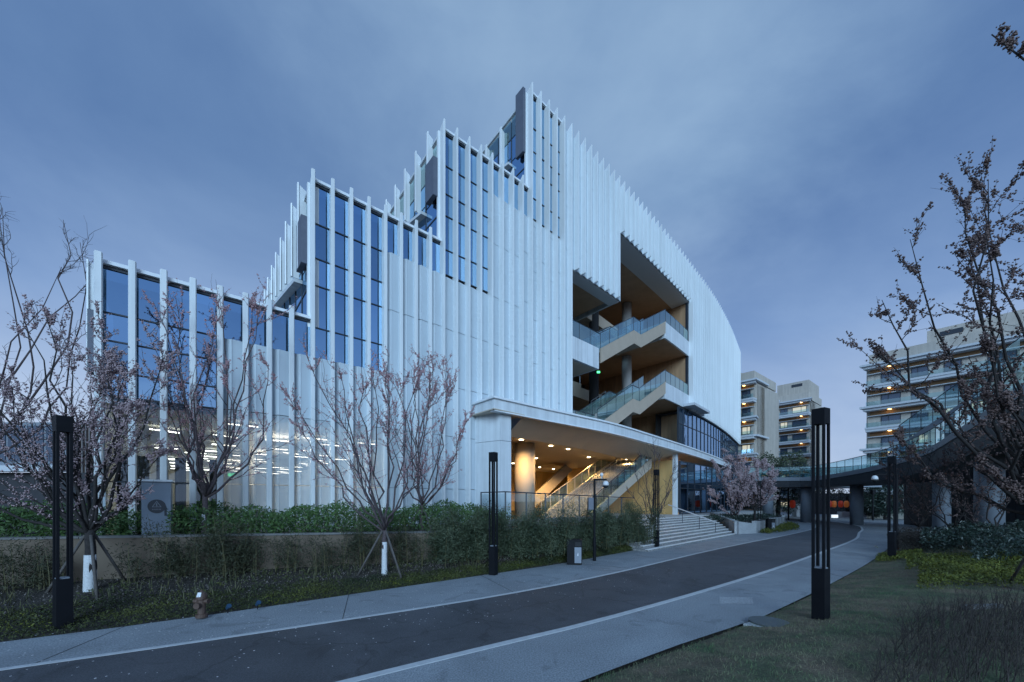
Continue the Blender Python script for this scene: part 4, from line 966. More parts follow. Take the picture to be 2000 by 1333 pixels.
sidewall(a, (39.2, 63), 5, 21.6, [(1.3, 2.3, 'apt_wall'), (2.3, 4.3, 'apt_tan'), (4.3, 4.9, 'apt_wall')])
for k in (0, 3): 
    p = Vector((39.2, 63)); s = Vector((.771, .637)); t = Vector((.637, -.771)); z = 22.3-k*3
    MB().prism([p+t*.5, p+t*.5+s*5.4, p+s*5.4-t*2, p-t*2], z-.3, z-.004).build('balcony_slab', M['apt_slab'], a)
tw = thing('stair_tower', 'tall plain beige stone tower between the two left apartment blocks', 'building', (46, 70, 0))
def towerbox(O, w1, w2, z0, z1, m, nm, par): 
    O = Vector(O); f = Vector((-.637, .771)); s = Vector((.771, .637)); MB().prism([O, O+s*w2, O+s*w2+f*w1, O+f*w1], z0, z1).build(nm, M[m], par)
for k in range(8): towerbox((45.2, 70), 3.2, 6.0, k*3.05, k*3.05+3.03, 'apt_wall', 'stone_band', tw)
towerbox((46.3, 69.8), .5, 2.2, 0, 20.6, 'apt_tan', 'tan_panel', tw)
for z in (20.9, 11.8): towerbox((46.0, 69.2), 1.2, 5.0, z, z+.35, 'apt_slab', 'ledge', tw)
a, pt = apartments('smaller apartment block further back behind the blossom trees left of the big lamp post', (64.2, 84), 6.5, LF, 24.8, 8, [(.7, 2.6), (4.2, 1.4)], (.5, 6.5, 4.4))
sidewall(a, (64.2, 84), 8, 24.4, [(1.2, 3.2, 'apt_wall'), (3.2, 4.8, 'apt_tan'), (4.8, 6.8, 'apt_wall'), (6.8, 8.0, 'apt_tan')])
# far left: ribbed hall and a white wall
hb = thing('ribbed_hall', 'dark ribbed grey building with a pale lower storey beyond the blossom tree at far left', 'building', (-45, 42, 0))
MB().box(-49, 44, 5.6, -36.5, 56, 11.6).build('ribbed_upper_storey', M['apt_wood'], hb)
rb = MB(); rb.box(-.07, 0, 0, .07, .22, 5.9); rm = bpy.data.meshes.new('rib'); rm.from_pydata(rb.v, [], rb.f); rm.materials.append(mat('grey_rib', (.17, .16, .165), .7))
for i in range(31):
    o = bpy.data.objects.new('rib', rm); C.objects.link(o); o.parent = hb; o.location = Vector((-48.8+i*.41, 43.77, 5.65))-hb.location
MB().box(-47.2, 44.5, 0, -36, 50, 5.55).build('lower_wall', M['apt_slab'], hb)
MB().box(-60, 43, 6.4, -49.1, 55, 11.2).build('glazed_wing', M['bridge_edge'], hb)
for i in range(5): MB().box(-59.8+i*2.1, 42.9, 6.9, -58+i*2.1, 42.99, 10.8).build('window_pane', M['win_pane'], hb)
MB().box(-60, 42, 5.7, -49, 43, 6.35).build('roof_edge', M['apt_slab'], hb)
MB().box(-60, 43.2, 0, -47.3, 50, 5.65).build('dark_lower_wall', M['bridge_dark'], hb)
# beyond the bridge: gatehouse, lit box, lanterns, clipped trees
gh = thing('gatehouse', 'low white gatehouse with a lit front seen under the footbridge', 'building', (50, 60, 0))
for x0, x1, y0, y1, m in ((1645, 1660, 1000, 1018, 'apt_slab'), (1556, 1566, 985, 1015, 'apt_slab'), (1682, 1722, 965, 1012, 'apt_slab')):
    a, b = P(x0, y1, 62), P(x1, y0, 62); MB().box(a.x, 62, 0, b.x, 63, b.z).build('wall', M[m], gh)
a, b = P(1628, 1019, 58), P(1637, 1006, 58); o = MB().box(a.x, 58, 0, b.x, 58.4, b.z).build('light_box', M['cool_box']); tag(o, 'small glowing white box sign standing on the road under the footbridge', 'sign')
a, b = P(1600, 1014, 70), P(1690, 985, 70); o = MB().box(a.x, 75, 0, b.x+6, 76, 4).build('dark_wall', M['bridge_dark']); tag(o, 'long dark boundary wall far behind the red lanterns under the footbridge', 'wall')
lx = [1548, 1620, 1629, 1642, 1653, 1664, 1676]
for i, x in enumerate(lx):
    p = P(x, 985, 60 if i else 50); col_ = ['red', 'red', 'orange', 'red', 'orange', 'red', 'red'][i]
    t = thing('festive_lantern', ['single red lantern hanging left of the first bridge column', 'leftmost red lantern in the row under the bridge span', 'orange lantern second in the row under the bridge span', 'red lantern third in the row under the bridge span, beside the big lamp post', 'orange lantern fourth in the row under the bridge span', 'red lantern fifth in the row under the bridge span', 'rightmost red lantern in the row beside the second bridge column'][i], 'lantern', p, 'red lanterns under the footbridge')
    mb = MB(); mb.tube([(p.x, p.y, p.z-.5), (p.x, p.y, p.z-.42), (p.x, p.y, p.z-.2), (p.x, p.y, p.z+.2), (p.x, p.y, p.z+.42), (p.x, p.y, p.z+.5)], [.16, .26, .32, .32, .26, .16], 10); mb.build('lantern_shade', M[col_], t, smooth=True)
    MB().tube([(p.x, p.y, p.z+.63), (p.x, p.y, p.z+2.0)], .03, 4).build('cord', M['dark'], t)
# ================================================================ street furniture
def lamp(x, base_y, z, label, H=4.1, first=[None], rz=-28):
    rz = math.radians(rz)
    Y = (EYE-z)*F/(base_y-HZ); X = (x-1000)/F*Y
    if first[0] is None:
        t = thing('street_lamp', label, 'street lamp', (X, Y, z), 'square black post lamps along the road', rz=0)
        s = t.location; x0, y0 = s.x, s.y; w2 = .113
        MB().box(x0-w2, y0-w2, z-.1, x0+w2, y0+w2, z+.92).build('base_box', M['dark'], t)
        MB().box(x0-w2+.02, y0-w2+.02, z+.921, x0+w2-.02, y0+w2-.02, z+.945).build('light_plate', M['bridge_edge'], t)
        MB().box(x0-w2, y0-w2, z+H-.31, x0+w2, y0+w2, z+H).build('lamp_head', M['dark'], t)
        for sx_ in (-1, 1):
            for sy in (-1, 1):
                cx_, cy_ = x0+sx_*(w2-.023), y0+sy*(w2-.023); MB().box(cx_-.022, cy_-.022, z+.922, cx_+.022, cy_+.022, z+H-.312).build('corner_post', M['dark'], t)
        first[0] = t; t.rotation_euler[2] = rz
        return t
    t = copy_tree(first[0]); t.location = (X, Y, z); t['label'] = label; t.rotation_euler[2] = rz; return t
lamp(123, 1222, .06, 'black post lamp in the planting strip at far left in front of the blossom tree')
lamp(963.5, 1120, .05, 'black post lamp standing before the white corner pier of the building')
lamp(1282, 1070, .05, 'black post lamp beside the entrance steps and the small bare tree', rz=-45)
lamp(1483, 1037, .05, 'distant black post lamp in front of the pale blossom tree and planter')
lamp(1603, 1200, .24, 'largest black post lamp, on the lawn in the right foreground', rz=-62)
lamp(1742, 1082, .28, 'black post lamp at the edge of the dark shrubs right of the road', rz=-60)
for x, yb, yt, lb in ((1540, 1010, 938, 'slim distant black lamp post behind the blossom tree left of the footbridge column'), (1705, 1012, 965, 'slim distant black lamp post right of the second bridge column')):
    Y = 50; p = P(x, yb, Y); t = thing('lamp_post', lb, 'lamp post', (p.x, p.y, 0)); top = P(x, yt, Y).z
    MB().tube([(p.x, Y, 0), (p.x, Y, top)], .09, 6).build('pole', M['dark'], t); MB().box(p.x-.2, Y-.2, top, p.x+.2, Y+.2, top+.5).build('lamp_head', M['dark'], t)
# surveillance cameras
def campole(x, by, z, top_y, arm, lb, box=True):
    Y = (EYE-z)*F/(by-HZ); X = (x-1000)/F*Y; zt = P(x, top_y, Y).z; t = thing('camera_pole', lb, 'camera pole', (X, Y, z))
    MB().tube([(X, Y, z-.1), (X, Y, z+.9)], .07, 10).build('pole_base', M['dark'], t)
    MB().tube([(X, Y, z+.9), (X, Y, zt)], .045, 10).build('pole', M['dark'], t)
    MB().box(min(X, X+arm)-.04, Y-.035, zt-.06, max(X, X+arm)+.04, Y+.035, zt+.01).build('arm', M['dark'], t)
    hx = X+arm
    m1 = MB(); m1.tube([(hx, Y, zt-.08), (hx, Y, zt-.12), (hx, Y, zt-.2), (hx, Y, zt-.27)], [.05, .10, .125, .13], 14); m1.build('camera_hood', M['lamp_white'], t, smooth=True)
    m2 = MB(); m2.tube([(hx, Y, zt-.271), (hx, Y, zt-.33), (hx, Y, zt-.38)], [.12, .10, .04], 14); m2.build('camera_dome', M['black'], t, smooth=True)
    if box: 
        MB().box(X-.26, Y-.08, zt-1.28, X-.05, Y+.08, zt-.78).build('control_box', M['grey_box'], t)
        mb = MB(); mb.tube([(X+.3, Y, zt+.01), (X+.3, Y, zt+.12)], .03, 6); mb.tube([(X+.3, Y, zt+.12), (X+.3, Y, zt+.2), (X+.3, Y, zt+.26)], [.07, .075, .03], 10); mb.build('small_camera', M['lamp_white'], t, smooth=True)
    return t
campole(1161, 1092, .08, 936, .47, 'dark pole with a white dome camera and control box in front of the bamboo')
campole(1752, 1070, .3, 926, -1.05, 'dark pole with one white dome camera beside the right hand shrubs', box=False)
# litter bins
def bin_(x, by, w_, hh, lb, z=.03):
    Y = (EYE-z)*F/(by-HZ); X = (x-1000)/F*Y; t = thing('litter_bin', lb, 'litter bin', (X, Y, z), rz=math.radians(-8)); p = t.location
    MB().box(X-w_/2, Y-.2, z, X+w_/2, Y+.2, z+hh).build('bin_body', M['dark'], t)
    MB().box(X-w_/2-.01, Y-.22, z+hh+.001, X+w_/2+.01, Y+.22, z+hh+.04).build('lid', M['dark'], t)
    MB().box(X+.0, Y-.212, z+.05, X+w_/2-.03, Y-.202, z+hh*.72).build('door', M['bin_grey'], t)
    MB().box(X+.02, Y-.215, z+hh*.76, X+w_/2-.04, Y-.203, z+hh*.94).build('opening', M['black'], t)
    mb = MB(); cx = X+w_*.22; mb.box(cx-.02, Y-.216, z+hh*.36, cx+.02, Y-.2135, z+hh*.44); mb.tube([(cx+.005, Y-.2135, z+hh*.47), (cx+.005, Y-.216, z+hh*.47)], .016, 8); mb.build('pictogram', M['lamp_white'], t)
    return t
bin_(1122, 1101, .58, .92, 'black litter bin with a grey door in the strip of low plants')
bin_(1505, 1037, .55, .95, 'small dark litter bin beside the planter near the distant lamp')
# hydrant
p = G(394, 1203, .06); hy = thing('fire_hydrant', 'brown metal fire hydrant with a white label on its cap beside the pavement', 'fire hydrant', p)
k = 1.0
m1 = MB(); m1.tube([(p.x, p.y, p.z-.03), (p.x, p.y, p.z+.04), (p.x, p.y, p.z+.041), (p.x, p.y, p.z+.34), (p.x, p.y, p.z+.36), (p.x, p.y, p.z+.40)], [.11, .11, .075, .075, .10, .10], 16); m1.build('barrel', M['hydrant'], hy, smooth=False)
m1 = MB(); m1.tube([(p.x, p.y, p.z+.402), (p.x, p.y, p.z+.44), (p.x, p.y, p.z+.49), (p.x, p.y, p.z+.52)], [.105, .10, .07, .03], 16); m1.tube([(p.x, p.y, p.z+.52), (p.x, p.y, p.z+.55)], .025, 6); m1.build('cap', M['hydrant'], hy)
for s in (-1, 1): m1 = MB(); m1.tube([(p.x+s*.07, p.y, p.z+.31), (p.x+s*.13, p.y, p.z+.31), (p.x+s*.131, p.y, p.z+.31), (p.x+s*.15, p.y, p.z+.31)], [.045, .045, .055, .055], 12); m1.build('side_outlet', M['hydrant'], hy)
m1 = MB(); m1.tube([(p.x, p.y-.06, p.z+.24), (p.x, p.y-.13, p.z+.24), (p.x, p.y-.131, p.z+.24), (p.x, p.y-.15, p.z+.24)], [.05, .05, .065, .065], 12); m1.build('front_outlet', M['hydrant'], hy)
m1 = MB(); m1.quad((p.x-.03, p.y-.108, p.z+.42), (p.x+.055, p.y-.10, p.z+.42), (p.x+.05, p.y-.07, p.z+.51), (p.x-.025, p.y-.075, p.z+.51)); m1.build('white_label', M['lamp_white'], hy)
# ground spotlights
for x, y, lb in ((445, 1189, 'small blue ground spotlight nearest the hydrant in the low plants'), (503, 1182, 'small blue ground spotlight further right from the hydrant in the low plants')):
    p = G(x, y, .12); t = thing('ground_spotlight', lb, 'spotlight', (p.x, p.y, .04), 'ground spotlights')
    m1 = MB(); m1.tube([(p.x, p.y, .02), (p.x, p.y, .12)], .012, 5); m1.build('spike', M['dark'], t)
    m1 = MB(); m1.tube([(p.x-.03, p.y+.02, .12), (p.x+.05, p.y-.03, .19)], [.035, .05], 12); m1.build('lamp_housing', mat('blue_spot', (.02, .06, .12), .4), t)
# electrical cabinet with round warning sign
Yc = 11.45; a, b = P(270, 1040, Yc), P(313, 941, Yc); cb = thing('electrical_cabinet', 'blue grey electrical cabinet with a round dark warning sign above the retaining wall', 'electrical cabinet', ((a.x+b.x)/2, Yc+.3, TZ))
MB().box(a.x, Yc, TZ, b.x, Yc+.3, b.z).build('cabinet_body', M['cabinet'], cb)
MB().box(a.x-.07, Yc-.06, b.z+.001, b.x+.05, Yc+.34, b.z+.06).build('cabinet_roof', M['edge'], cb)
MB().box(b.x-.14, Yc-.03, TZ+.72, b.x-.10, Yc-.001, TZ+1.0).build('handle', M['dark_frame'], cb)
c = P(291.5, 989.5, Yc-.012); rr = 13.5*Yc/F; d = MB(); d.tube([(c.x, Yc-.001, c.z), (c.x, Yc-.014, c.z)], rr, 40); sg = d.build('round_sign', M['sign_dark'], cb)
d = MB(); hh = rr*.52; yq = Yc-.018
def tri(r): return [(c.x+r*math.sin(a_), yq, c.z+.04+r*math.cos(a_)) for a_ in (0, 2*math.pi/3, 4*math.pi/3)]
o3, i3 = tri(rr*.62), tri(rr*.47)
for i in range(3): j = (i+1) % 3; d.quad(o3[i], o3[j], i3[j], i3[i])
d.poly([(c.x-.012, yq, c.z+.09), (c.x+.018, yq, c.z+.09), (c.x+.004, yq, c.z+.035), (c.x+.022, yq, c.z+.035), (c.x-.006, yq, c.z-.03), (c.x+.0, yq, c.z+.02), (c.x-.018, yq, c.z+.02)])
for i in range(7):
    x0 = c.x-rr*.50+i*rr*.145; z0 = c.z-rr*.52; d.quad((x0, yq, z0), (x0+rr*.10, yq, z0), (x0+rr*.10, yq, z0+.012), (x0, yq, z0+.012)); d.quad((x0, yq, z0+.022), (x0+rr*.10, yq, z0+.022), (x0+rr*.10, yq, z0+.03), (x0, yq, z0+.03)); d.quad((x0+rr*(.02+.05*(i % 2)), yq-.001, z0-.006), (x0+rr*(.045+.05*(i % 2)), yq-.001, z0-.006), (x0+rr*(.045+.05*(i % 2)), yq-.001, z0+.036), (x0+rr*(.02+.05*(i % 2)), yq-.001, z0+.036))
d.build('warning_print', M['sign_line'], cb)
cb.rotation_euler[2] = math.radians(33)
# manhole cover and its stone collar
p = G(1502, 1217, .05)
mh = thing('manhole_cover', 'round grey green manhole cover with a pale broken collar at the lawn edge', 'manhole cover', (p.x, p.y, 0))
d = MB(); d.tube([(p.x, p.y, .0), (p.x, p.y, .085)], .36, 28); d.build('cover', M['manhole'], mh)
d = MB(); d.prism([(p.x-.55, p.y-.05), (p.x-.35, p.y-.24), (p.x-.08, p.y-.32), (p.x+.05, p.y-.1), (p.x-.3, p.y+.1)], 0, .05); d.build('collar', M['patch'], mh)
# stone slab in the lawn, right
p = G(1915, 1180, .42); o = MB().prism([(p.x-.42, p.y-.12), (p.x+.45, p.y-.02), (p.x+.44, p.y+.08), (p.x-.40, p.y-.0)], .30, .41).build('stone_kerb', M['coping']); tag(o, 'narrow pale stone kerb lying in the dry shrubs at the lower right', 'kerb stone')
# three small covered stands by the bare tree
for i, (x, lb) in enumerate(((1226, 'leftmost of three small straw capped posts beside the bare tree'), (1240, 'middle one of three small straw capped posts beside the bare tree'), (1254, 'rightmost of three small straw capped posts, leaning a pale board, by the bare tree'))):
    Y = 20.6; X = (x-1000)/F*Y; t = thing('covered_post', lb, 'garden post', (X, Y, .25), 'straw capped posts')
    MB().tube([(X, Y, .2), (X, Y, .62)], .11, 8).build('post', M['dark'], t)
    mb = MB(); mb.tube([(X, Y, .72), (X, Y, .80), (X, Y, .90), (X, Y, 1.0)], [.17, .15, .06, .05], 10); mb.tube([(X, Y, 1.0), (X, Y, 1.03)], .09, 8); mb.build('straw_cap', M['lantern_hat'], t)
    MB().box(X-.2, Y-.03, .64, X+.2, Y+.03, .69).build('cross_bar', M['stake'], t)
# planter right of the steps
pl_ = [G(1490, 1043), G(1557, 1026)]
pt_ = thing('stone_planter', 'low pale stone planter wall holding the blossom trees right of the entrance steps', 'planter', (18, 29, 0))
W0 = [Vector((16.6, 28.9)), Vector((18.0, 35.8))]
line = [(18.6, 36.2), (17.1, 29.6), (18.8, 30.2), (23.5, 35.3), (30.0, 43.0), (33, 48)]
for i, (a, b) in enumerate(zip(line[:-1], line[1:])):
    a, b = Vector(a), Vector(b); z0_, z1_ = (1.45, .95) if i == 0 else (.95, .75); n = max(1, int((b-a).length/1.2))
    for j in range(n):
        p, q = a.lerp(b, j/n), a.lerp(b, (j+1)/n); d = (q-p).normalized()*.006; nn = Vector((-d.y, d.x)).normalized()*.16; p += d; q -= d
        zz0, zz1 = z0_+(z1_-z0_)*j/n, z0_+(z1_-z0_)*(j+1)/n
        MB().hexa([(*(p-nn), -.1), (*(q-nn), -.1), (*(q+nn), -.1), (*(p+nn), -.1), (*(p-nn), zz0), (*(q-nn), zz1), (*(q+nn), zz1), (*(p+nn), zz0)]).build('stone_block', M['stone'] if j % 2 else M['patch'], pt_)
sheet('planter_soil', [(18.7, 36.2), (17.2, 29.8), (18.8, 30.3), (23.5, 35.4), (30, 43.1), (33, 48), (28, 52), (22, 42)], .66, M['soil'])
# ================================================================ trees
def tree(name, label, base, tips, H0, r0, mats, blossom=None, nb=2500, bsize=.03, white=0, seed=1, spread=1.0, twigs=5, group=None, curl=.12, n2=7, cat='tree', lean=(0, 0), stakes=False, sub_up=.35, tl=1.0, trunk_kink=0):
    """vase-shaped tree: trunk to H0, a limb to each tip, side branches and twigs, buds on the twigs"""
    rnd = random.Random(seed); base = Vector(base); t = thing(name, label, cat, base, group)
    top = base+Vector((lean[0], lean[1], H0)); tr = MB(); n = 7
    tp = [base.lerp(top, i/n)+Vector((rnd.gauss(0, .012), rnd.gauss(0, .012), 0))*(0 < i < n) for i in range(n+1)]
    tr.tube([tp[0]-Vector((0, 0, .15))]+tp, [r0*1.35]+[r0*(1.15-.3*i/n) for i in range(n+1)], 10)
    trunk = tr.build('trunk', M[mats], t, smooth=True)
    if white:
        k = max(2, int(round(white/H0*n))); wmb = MB(); wt = base.lerp(top, min(1, white/H0)); q = [tp[0]-Vector((0, 0, .1))]+[base.lerp(wt, i/4) for i in range(5)]
        wmb.tube(q, [r0*1.37]+[r0*(1.17-.3*(white/H0)*i/4)+.006 for i in range(5)], 12); wmb.build('whitewash', M['whitewash'], trunk, smooth=True)
    br_ = MB(); tw_ = MB(); ends = []
    def path(a, b, sag, segs):
        o = []; side = Vector((rnd.gauss(0, 1), rnd.gauss(0, 1), rnd.gauss(0, .4)))*(b-a).length*curl*.5
        for i in range(segs+1):
            f = i/segs; p = a.lerp(b, f)+side*math.sin(f*math.pi)+Vector((0, 0, -sag*math.sin(f*math.pi)*(b-a).length))
            p += Vector((rnd.gauss(0, 1), rnd.gauss(0, 1), rnd.gauss(0, 1)))*(b-a).length*.014*(0 < i < segs); o.append(p)
        return o
    cen = sum((Vector(q) for q in tips), Vector())/len(tips)
    for tip in tips:
        tip = Vector(tip); st = base.lerp(top, rnd.uniform(.88, 1.0)); L0 = (tip-st).length
        m = path(st, tip, .10, 9); rl = r0*min(.42, .20+.045*L0)
        br_.tube(m, [rl*(1-i/9)**.8*.9+.006 for i in range(10)], 6)
        for i in range(2, 10):
            ends.append((m[i], m[i-1], .5))
        for j in range(n2):
            f = rnd.uniform(.18, .95) if j > 2 else rnd.uniform(.86, .99); i = int(f*9); p = m[i].lerp(m[min(9, i+1)], f*9-i); d = (m[min(9, i+1)]-m[max(0, i-1)]).normalized()
            rd = Vector((rnd.gauss(0, 1), rnd.gauss(0, 1), rnd.gauss(0, .6))); d2 = (d*.9+rd*.5*spread+Vector((0, 0, sub_up))).normalized(); L2 = L0*rnd.uniform(.16, .42)*(1.15-f*.6)*tl*(.6 if j < 3 else 1)
            s = path(p, p+d2*L2, .03, 5); r2 = max(.006, rl*(1-f)**.8*.55)
            br_.tube(s, [r2*(1-i2/5.6)+.003 for i2 in range(6)], 5)
            for k in range(twigs):
                g_ = rnd.uniform(.15, 1); i3 = min(4, int(g_*5)); q = s[i3].lerp(s[i3+1], g_*5-i3)
                rd = Vector((rnd.gauss(0, 1), rnd.gauss(0, 1), rnd.gauss(0, .7))); d3 = (d2*.8+rd*.6+Vector((0, 0, sub_up*.8))).normalized(); L3 = L2*rnd.uniform(.25, .7)*tl**.5
                v = path(q, q+d3*L3, 0, 3); tw_.tube(v, [.0055, .0045, .0035, .002], 3, cap=False)
                for i4 in range(4): ends.append((v[i4], v[max(0, i4-1)], 1))
            for i3 in range(1, 6): ends.append((s[i3], s[i3-1], .8))
    br_.build('branches', M[mats], t, smooth=True); tw_.build('twigs', M[mats], t, kind='stuff')
    if blossom:
        pos = []
        for _ in range(nb):
            a, b, w_ = rnd.choice(ends)
            if rnd.random() > w_: continue
            p = a.lerp(b, rnd.random())
            for c in range(rnd.choice((1, 2, 2, 3))): pos.append((p.x+rnd.gauss(0, bsize*.9), p.y+rnd.gauss(0, bsize*.9), p.z+rnd.gauss(0, bsize*.9)))
        scatter('blossoms', BLOB_V, BLOB_F, pos, np.array([rnd.uniform(.5, 1.1) for _ in pos])*bsize, M[blossom], t, kind='stuff')
    if stakes:
        sg_ = thing('tree_stakes', stakes, 'support stakes', base, 'wooden tree supports')
        for i, a_ in enumerate((200, 325, 80)):
            a_ = math.radians(a_); f = base+Vector((math.cos(a_)*H0*.55, math.sin(a_)*H0*.55, -.05)); h = top+Vector((math.cos(a_)*r0*.9, math.sin(a_)*r0*.9, -.12)); MB().tube([f, h], .032, 7).build('stake', M['stake'], sg_, smooth=True)
    return t
def tips2(Y, pts, sp=1.0, dy=None):
    """crown tips: picture directions at a distance Y with a spread in depth"""
    r = random.Random(len(pts)+int(Y*10)); o = []
    for x, y in pts: YY = Y+(r.uniform(-1, 1)*sp); q = P(x, y, Y); o.append((q.x, YY, q.z))
    return o
# big blossom tree at the left
Y = 9.5; b = P(176, 1160, Y)
tree('blossom_tree', 'large blossoming cherry tree with whitewashed trunk behind the left lamp post', b, tips2(Y, [(20, 655), (75, 640), (118, 585), (160, 640), (30, 760), (-40, 700), (210, 700), (-60, 820), (265, 740), (300, 800), (60, 720), (130, 700), (235, 650), (-30, 900), (290, 880)], 1.5), 1.55, .105, 'bark', 'blossom', 9500, .024, white=.95, seed=3, n2=9, twigs=6, group='flowering trees with whitewashed trunks', stakes='slanting grey wooden stakes propping the big blossom tree at left', tl=1.1)
Y = 12.2; b = P(401, 1010, Y); b.z = TZ
tree('blossom_tree', 'tall sparse pink budding tree in front of the glazed left wing', b, tips2(Y, [(300, 590), (345, 580), (398, 552), (462, 560), (440, 640), (500, 610), (310, 700), (505, 700), (370, 640), (420, 700), (275, 760)], 1.2), 1.35, .085, 'bark_far', 'bud_pink', 4200, .021, white=.75, seed=5, n2=8, twigs=4, group='flowering trees with whitewashed trunks')
Y = 12.2; b = P(751, 1120, Y)
tree('blossom_tree', 'broad spreading pink budding tree propped by stakes in the middle of the planting strip', b, tips2(Y, [(580, 830), (620, 705), (640, 760), (700, 690), (745, 700), (790, 705), (600, 790), (830, 760), (860, 730), (668, 720), (760, 760), (720, 730)], 1.2), 1.45, .075, 'bark_far', 'bud_pink', 3800, .020, white=.98, seed=8, n2=8, twigs=5, group='flowering trees with whitewashed trunks', stakes='slanting wooden stakes propping the middle budding tree', curl=.08)
Y = 14.6; b = P(824, 1010, Y); b.z = TZ
tree('blossom_tree', 'upright pink budding tree on the terrace right of the middle tree', b, tips2(Y, [(765, 740), (800, 700), (838, 708), (868, 712), (885, 760), (905, 850), (780, 800), (918, 830), (845, 740), (755, 830)], 1.2), 1.05, .075, 'bark_far', 'bud_pink', 3800, .022, seed=11, n2=8, twigs=5, group='flowering trees with whitewashed trunks', stakes='short slanting stakes under the terrace tree beside the middle tree')
Y = 21.5; b = P(1274, 1055, Y)
tree('bare_tree', 'small bare twiggy tree with white trunk foot in front of the lit timber wall', b, tips2(Y, [(1228, 915), (1245, 890), (1265, 880), (1288, 885), (1308, 905), (1322, 930), (1235, 950), (1275, 920), (1300, 940)], 1.2), 1.0, .07, 'bark_far', None, seed=13, white=.85, n2=9, twigs=7, cat='tree', curl=.05, sub_up=.6)
# blossom trees in the planter
Y = 34; b = P(1474, 1030, Y); b.z = .66
tree('blossom_tree', 'round pale blossoming tree behind the distant lamp and planter', b, tips2(Y, [(1440, 925), (1455, 905), (1475, 900), (1500, 905), (1520, 920), (1530, 945), (1440, 960), (1490, 930), (1515, 960), (1462, 940)], 1.8), 1.3, .10, 'bark', 'blossom', 6500, .06, seed=17, n2=8, twigs=5, group='pale blossom trees in the stone planter', tl=1.2)
Y = 33; b = P(1432, 1030, Y); b.z = .66
tree('blossom_tree', 'multi stemmed pale blossoming tree beside the glass entrance', b, tips2(Y, [(1405, 925), (1415, 905), (1432, 892), (1450, 895), (1462, 915), (1400, 960), (1425, 930), (1455, 950), (1470, 935)], 1.6), .5, .11, 'bark', 'blossom', 4800, .055, seed=19, n2=9, twigs=6, group='pale blossom trees in the stone planter', tl=1.1, white=.4)
# right: big dark blossom tree leaning in from the right edge
Y = 8.8; b = P(2060, 1120, Y); b.z = .5
tree('blossom_tree', 'large dark budding tree filling the right edge of the view', b, tips2(Y, [(1800, 640), (1808, 540), (1835, 430), (1845, 500), (1880, 385), (1945, 345), (2010, 340), (1790, 700), (1830, 770), (1850, 840), (1900, 600), (1930, 470), (1870, 900), (2060, 400), (2150, 500), (1900, 740)], 1.4), 1.7, .12, 'bark', 'bud', 8500, .026, seed=23, n2=8, twigs=5, stakes='slanting dark stake in the shrubs at the right edge', tl=.85)
Y = 5.0; b = P(2330, 1200, Y); b.z = .5
tree('blossom_tree', 'budding tree whose branch tips hang into the top right corner', b, tips2(Y, [(1925, -20), (1960, 45), (2060, -60), (2180, -260), (2330, -420), (2480, -300), (2600, -60), (2520, 160), (2400, -120), (2250, -60)], .8), 5.6, .10, 'bark', 'bud', 3200, .018, seed=29, n2=5, twigs=4, tl=.5)
# dark bare trees under the bridge arm
for i, (x, by, Y, pts_, lb) in enumerate(((1795, 1020, 21, [(1760, 900), (1775, 880), (1800, 870), (1750, 930), (1830, 890), (1815, 920)], 'dark small budding tree under the bridge arm, nearest the right lamp'), (1860, 1015, 19, [(1830, 890), (1850, 870), (1880, 880), (1900, 910), (1840, 930), (1870, 900)], 'dark multi stemmed bare tree in front of the pale bridge column'), (1940, 1010, 17, [(1905, 880), (1930, 860), (1960, 860), (1990, 890), (1920, 920), (1975, 920)], 'dark bare tree in front of the widest bridge column at right'))):
    b = P(x, by, Y); b.z = .4
    tree('garden_tree', lb, b, tips2(Y, pts_, 1.5), .7, .08, 'bark', 'bud' if i != 1 else None, 1300, .032, seed=31+i, n2=9, twigs=6, cat='tree', curl=.2, white=.6 if i == 0 else 0)
# far left bare tree, trunk outside the picture
Y = 11.5; b = P(-90, 1090, Y); b.z = .3
tree('bare_tree', 'tall fine twigged bare tree reaching in at the upper left edge', b, tips2(Y, [(60, 390), (150, 470), (165, 545), (130, 500), (10, 420), (-40, 380), (30, 470), (-120, 420), (-160, 520)], .9), 3.0, .09, 'bark_far', None, seed=37, n2=7, twigs=8, curl=.22, tl=.6, sub_up=.1)
# evergreens beyond the bridge and on the far terrace
def bush(name, label, cx, cy, cz, rx, ry, rz_, m, n, ls, cat='shrub', group=None, stems=True, shape=LONG_V, trunk=None, seed=0):
    t = thing(name, label, cat, (cx, cy, cz-(0 if trunk is None else trunk)), group)
    d = rng.normal(size=(n, 3)); d /= np.linalg.norm(d, axis=1)[:, None]; r = rng.uniform(.45, 1, n)**.6
    bump = 1+.22*np.sin(d[:, 0]*5+cx)*np.cos(d[:, 2]*4+cy)+.12*np.sin(d[:, 1]*9+cx*3)
    p = d*(r*bump)[:, None]*[rx, ry, rz_]; p[:, 2] = np.abs(p[:, 2]) if trunk is None else p[:, 2]
    p += [cx, cy, cz+(rz_*.0 if trunk is None else rz_)]
    scatter('leaves', shape, LEAF_F, p, rng.uniform(.6, 1.2, n)*ls, M[m], t, kind='stuff')
    if stems:
        mb = MB()
        for i in range(9):
            a = random.uniform(0, 6.28); q = Vector((cx+math.cos(a)*rx*.2, cy+math.sin(a)*ry*.2, cz-.05)); e_ = Vector((cx+math.cos(a)*rx*random.uniform(.2, .8), cy+math.sin(a)*ry*.6, cz+rz_*random.uniform(.6, 1)))
            mb.tube([q, q.lerp(e_, .5)+Vector((0, 0, .05)), e_], [.012, .01, .005], 4)
        mb.build('stems', M['culm'], t)
    if trunk is not None: mb = MB(); mb.tube([(cx, cy, cz-trunk), (cx, cy, cz+rz_)], [rx*.10, rx*.05], 7); mb.build('trunk', M['bark'], t)
    return t
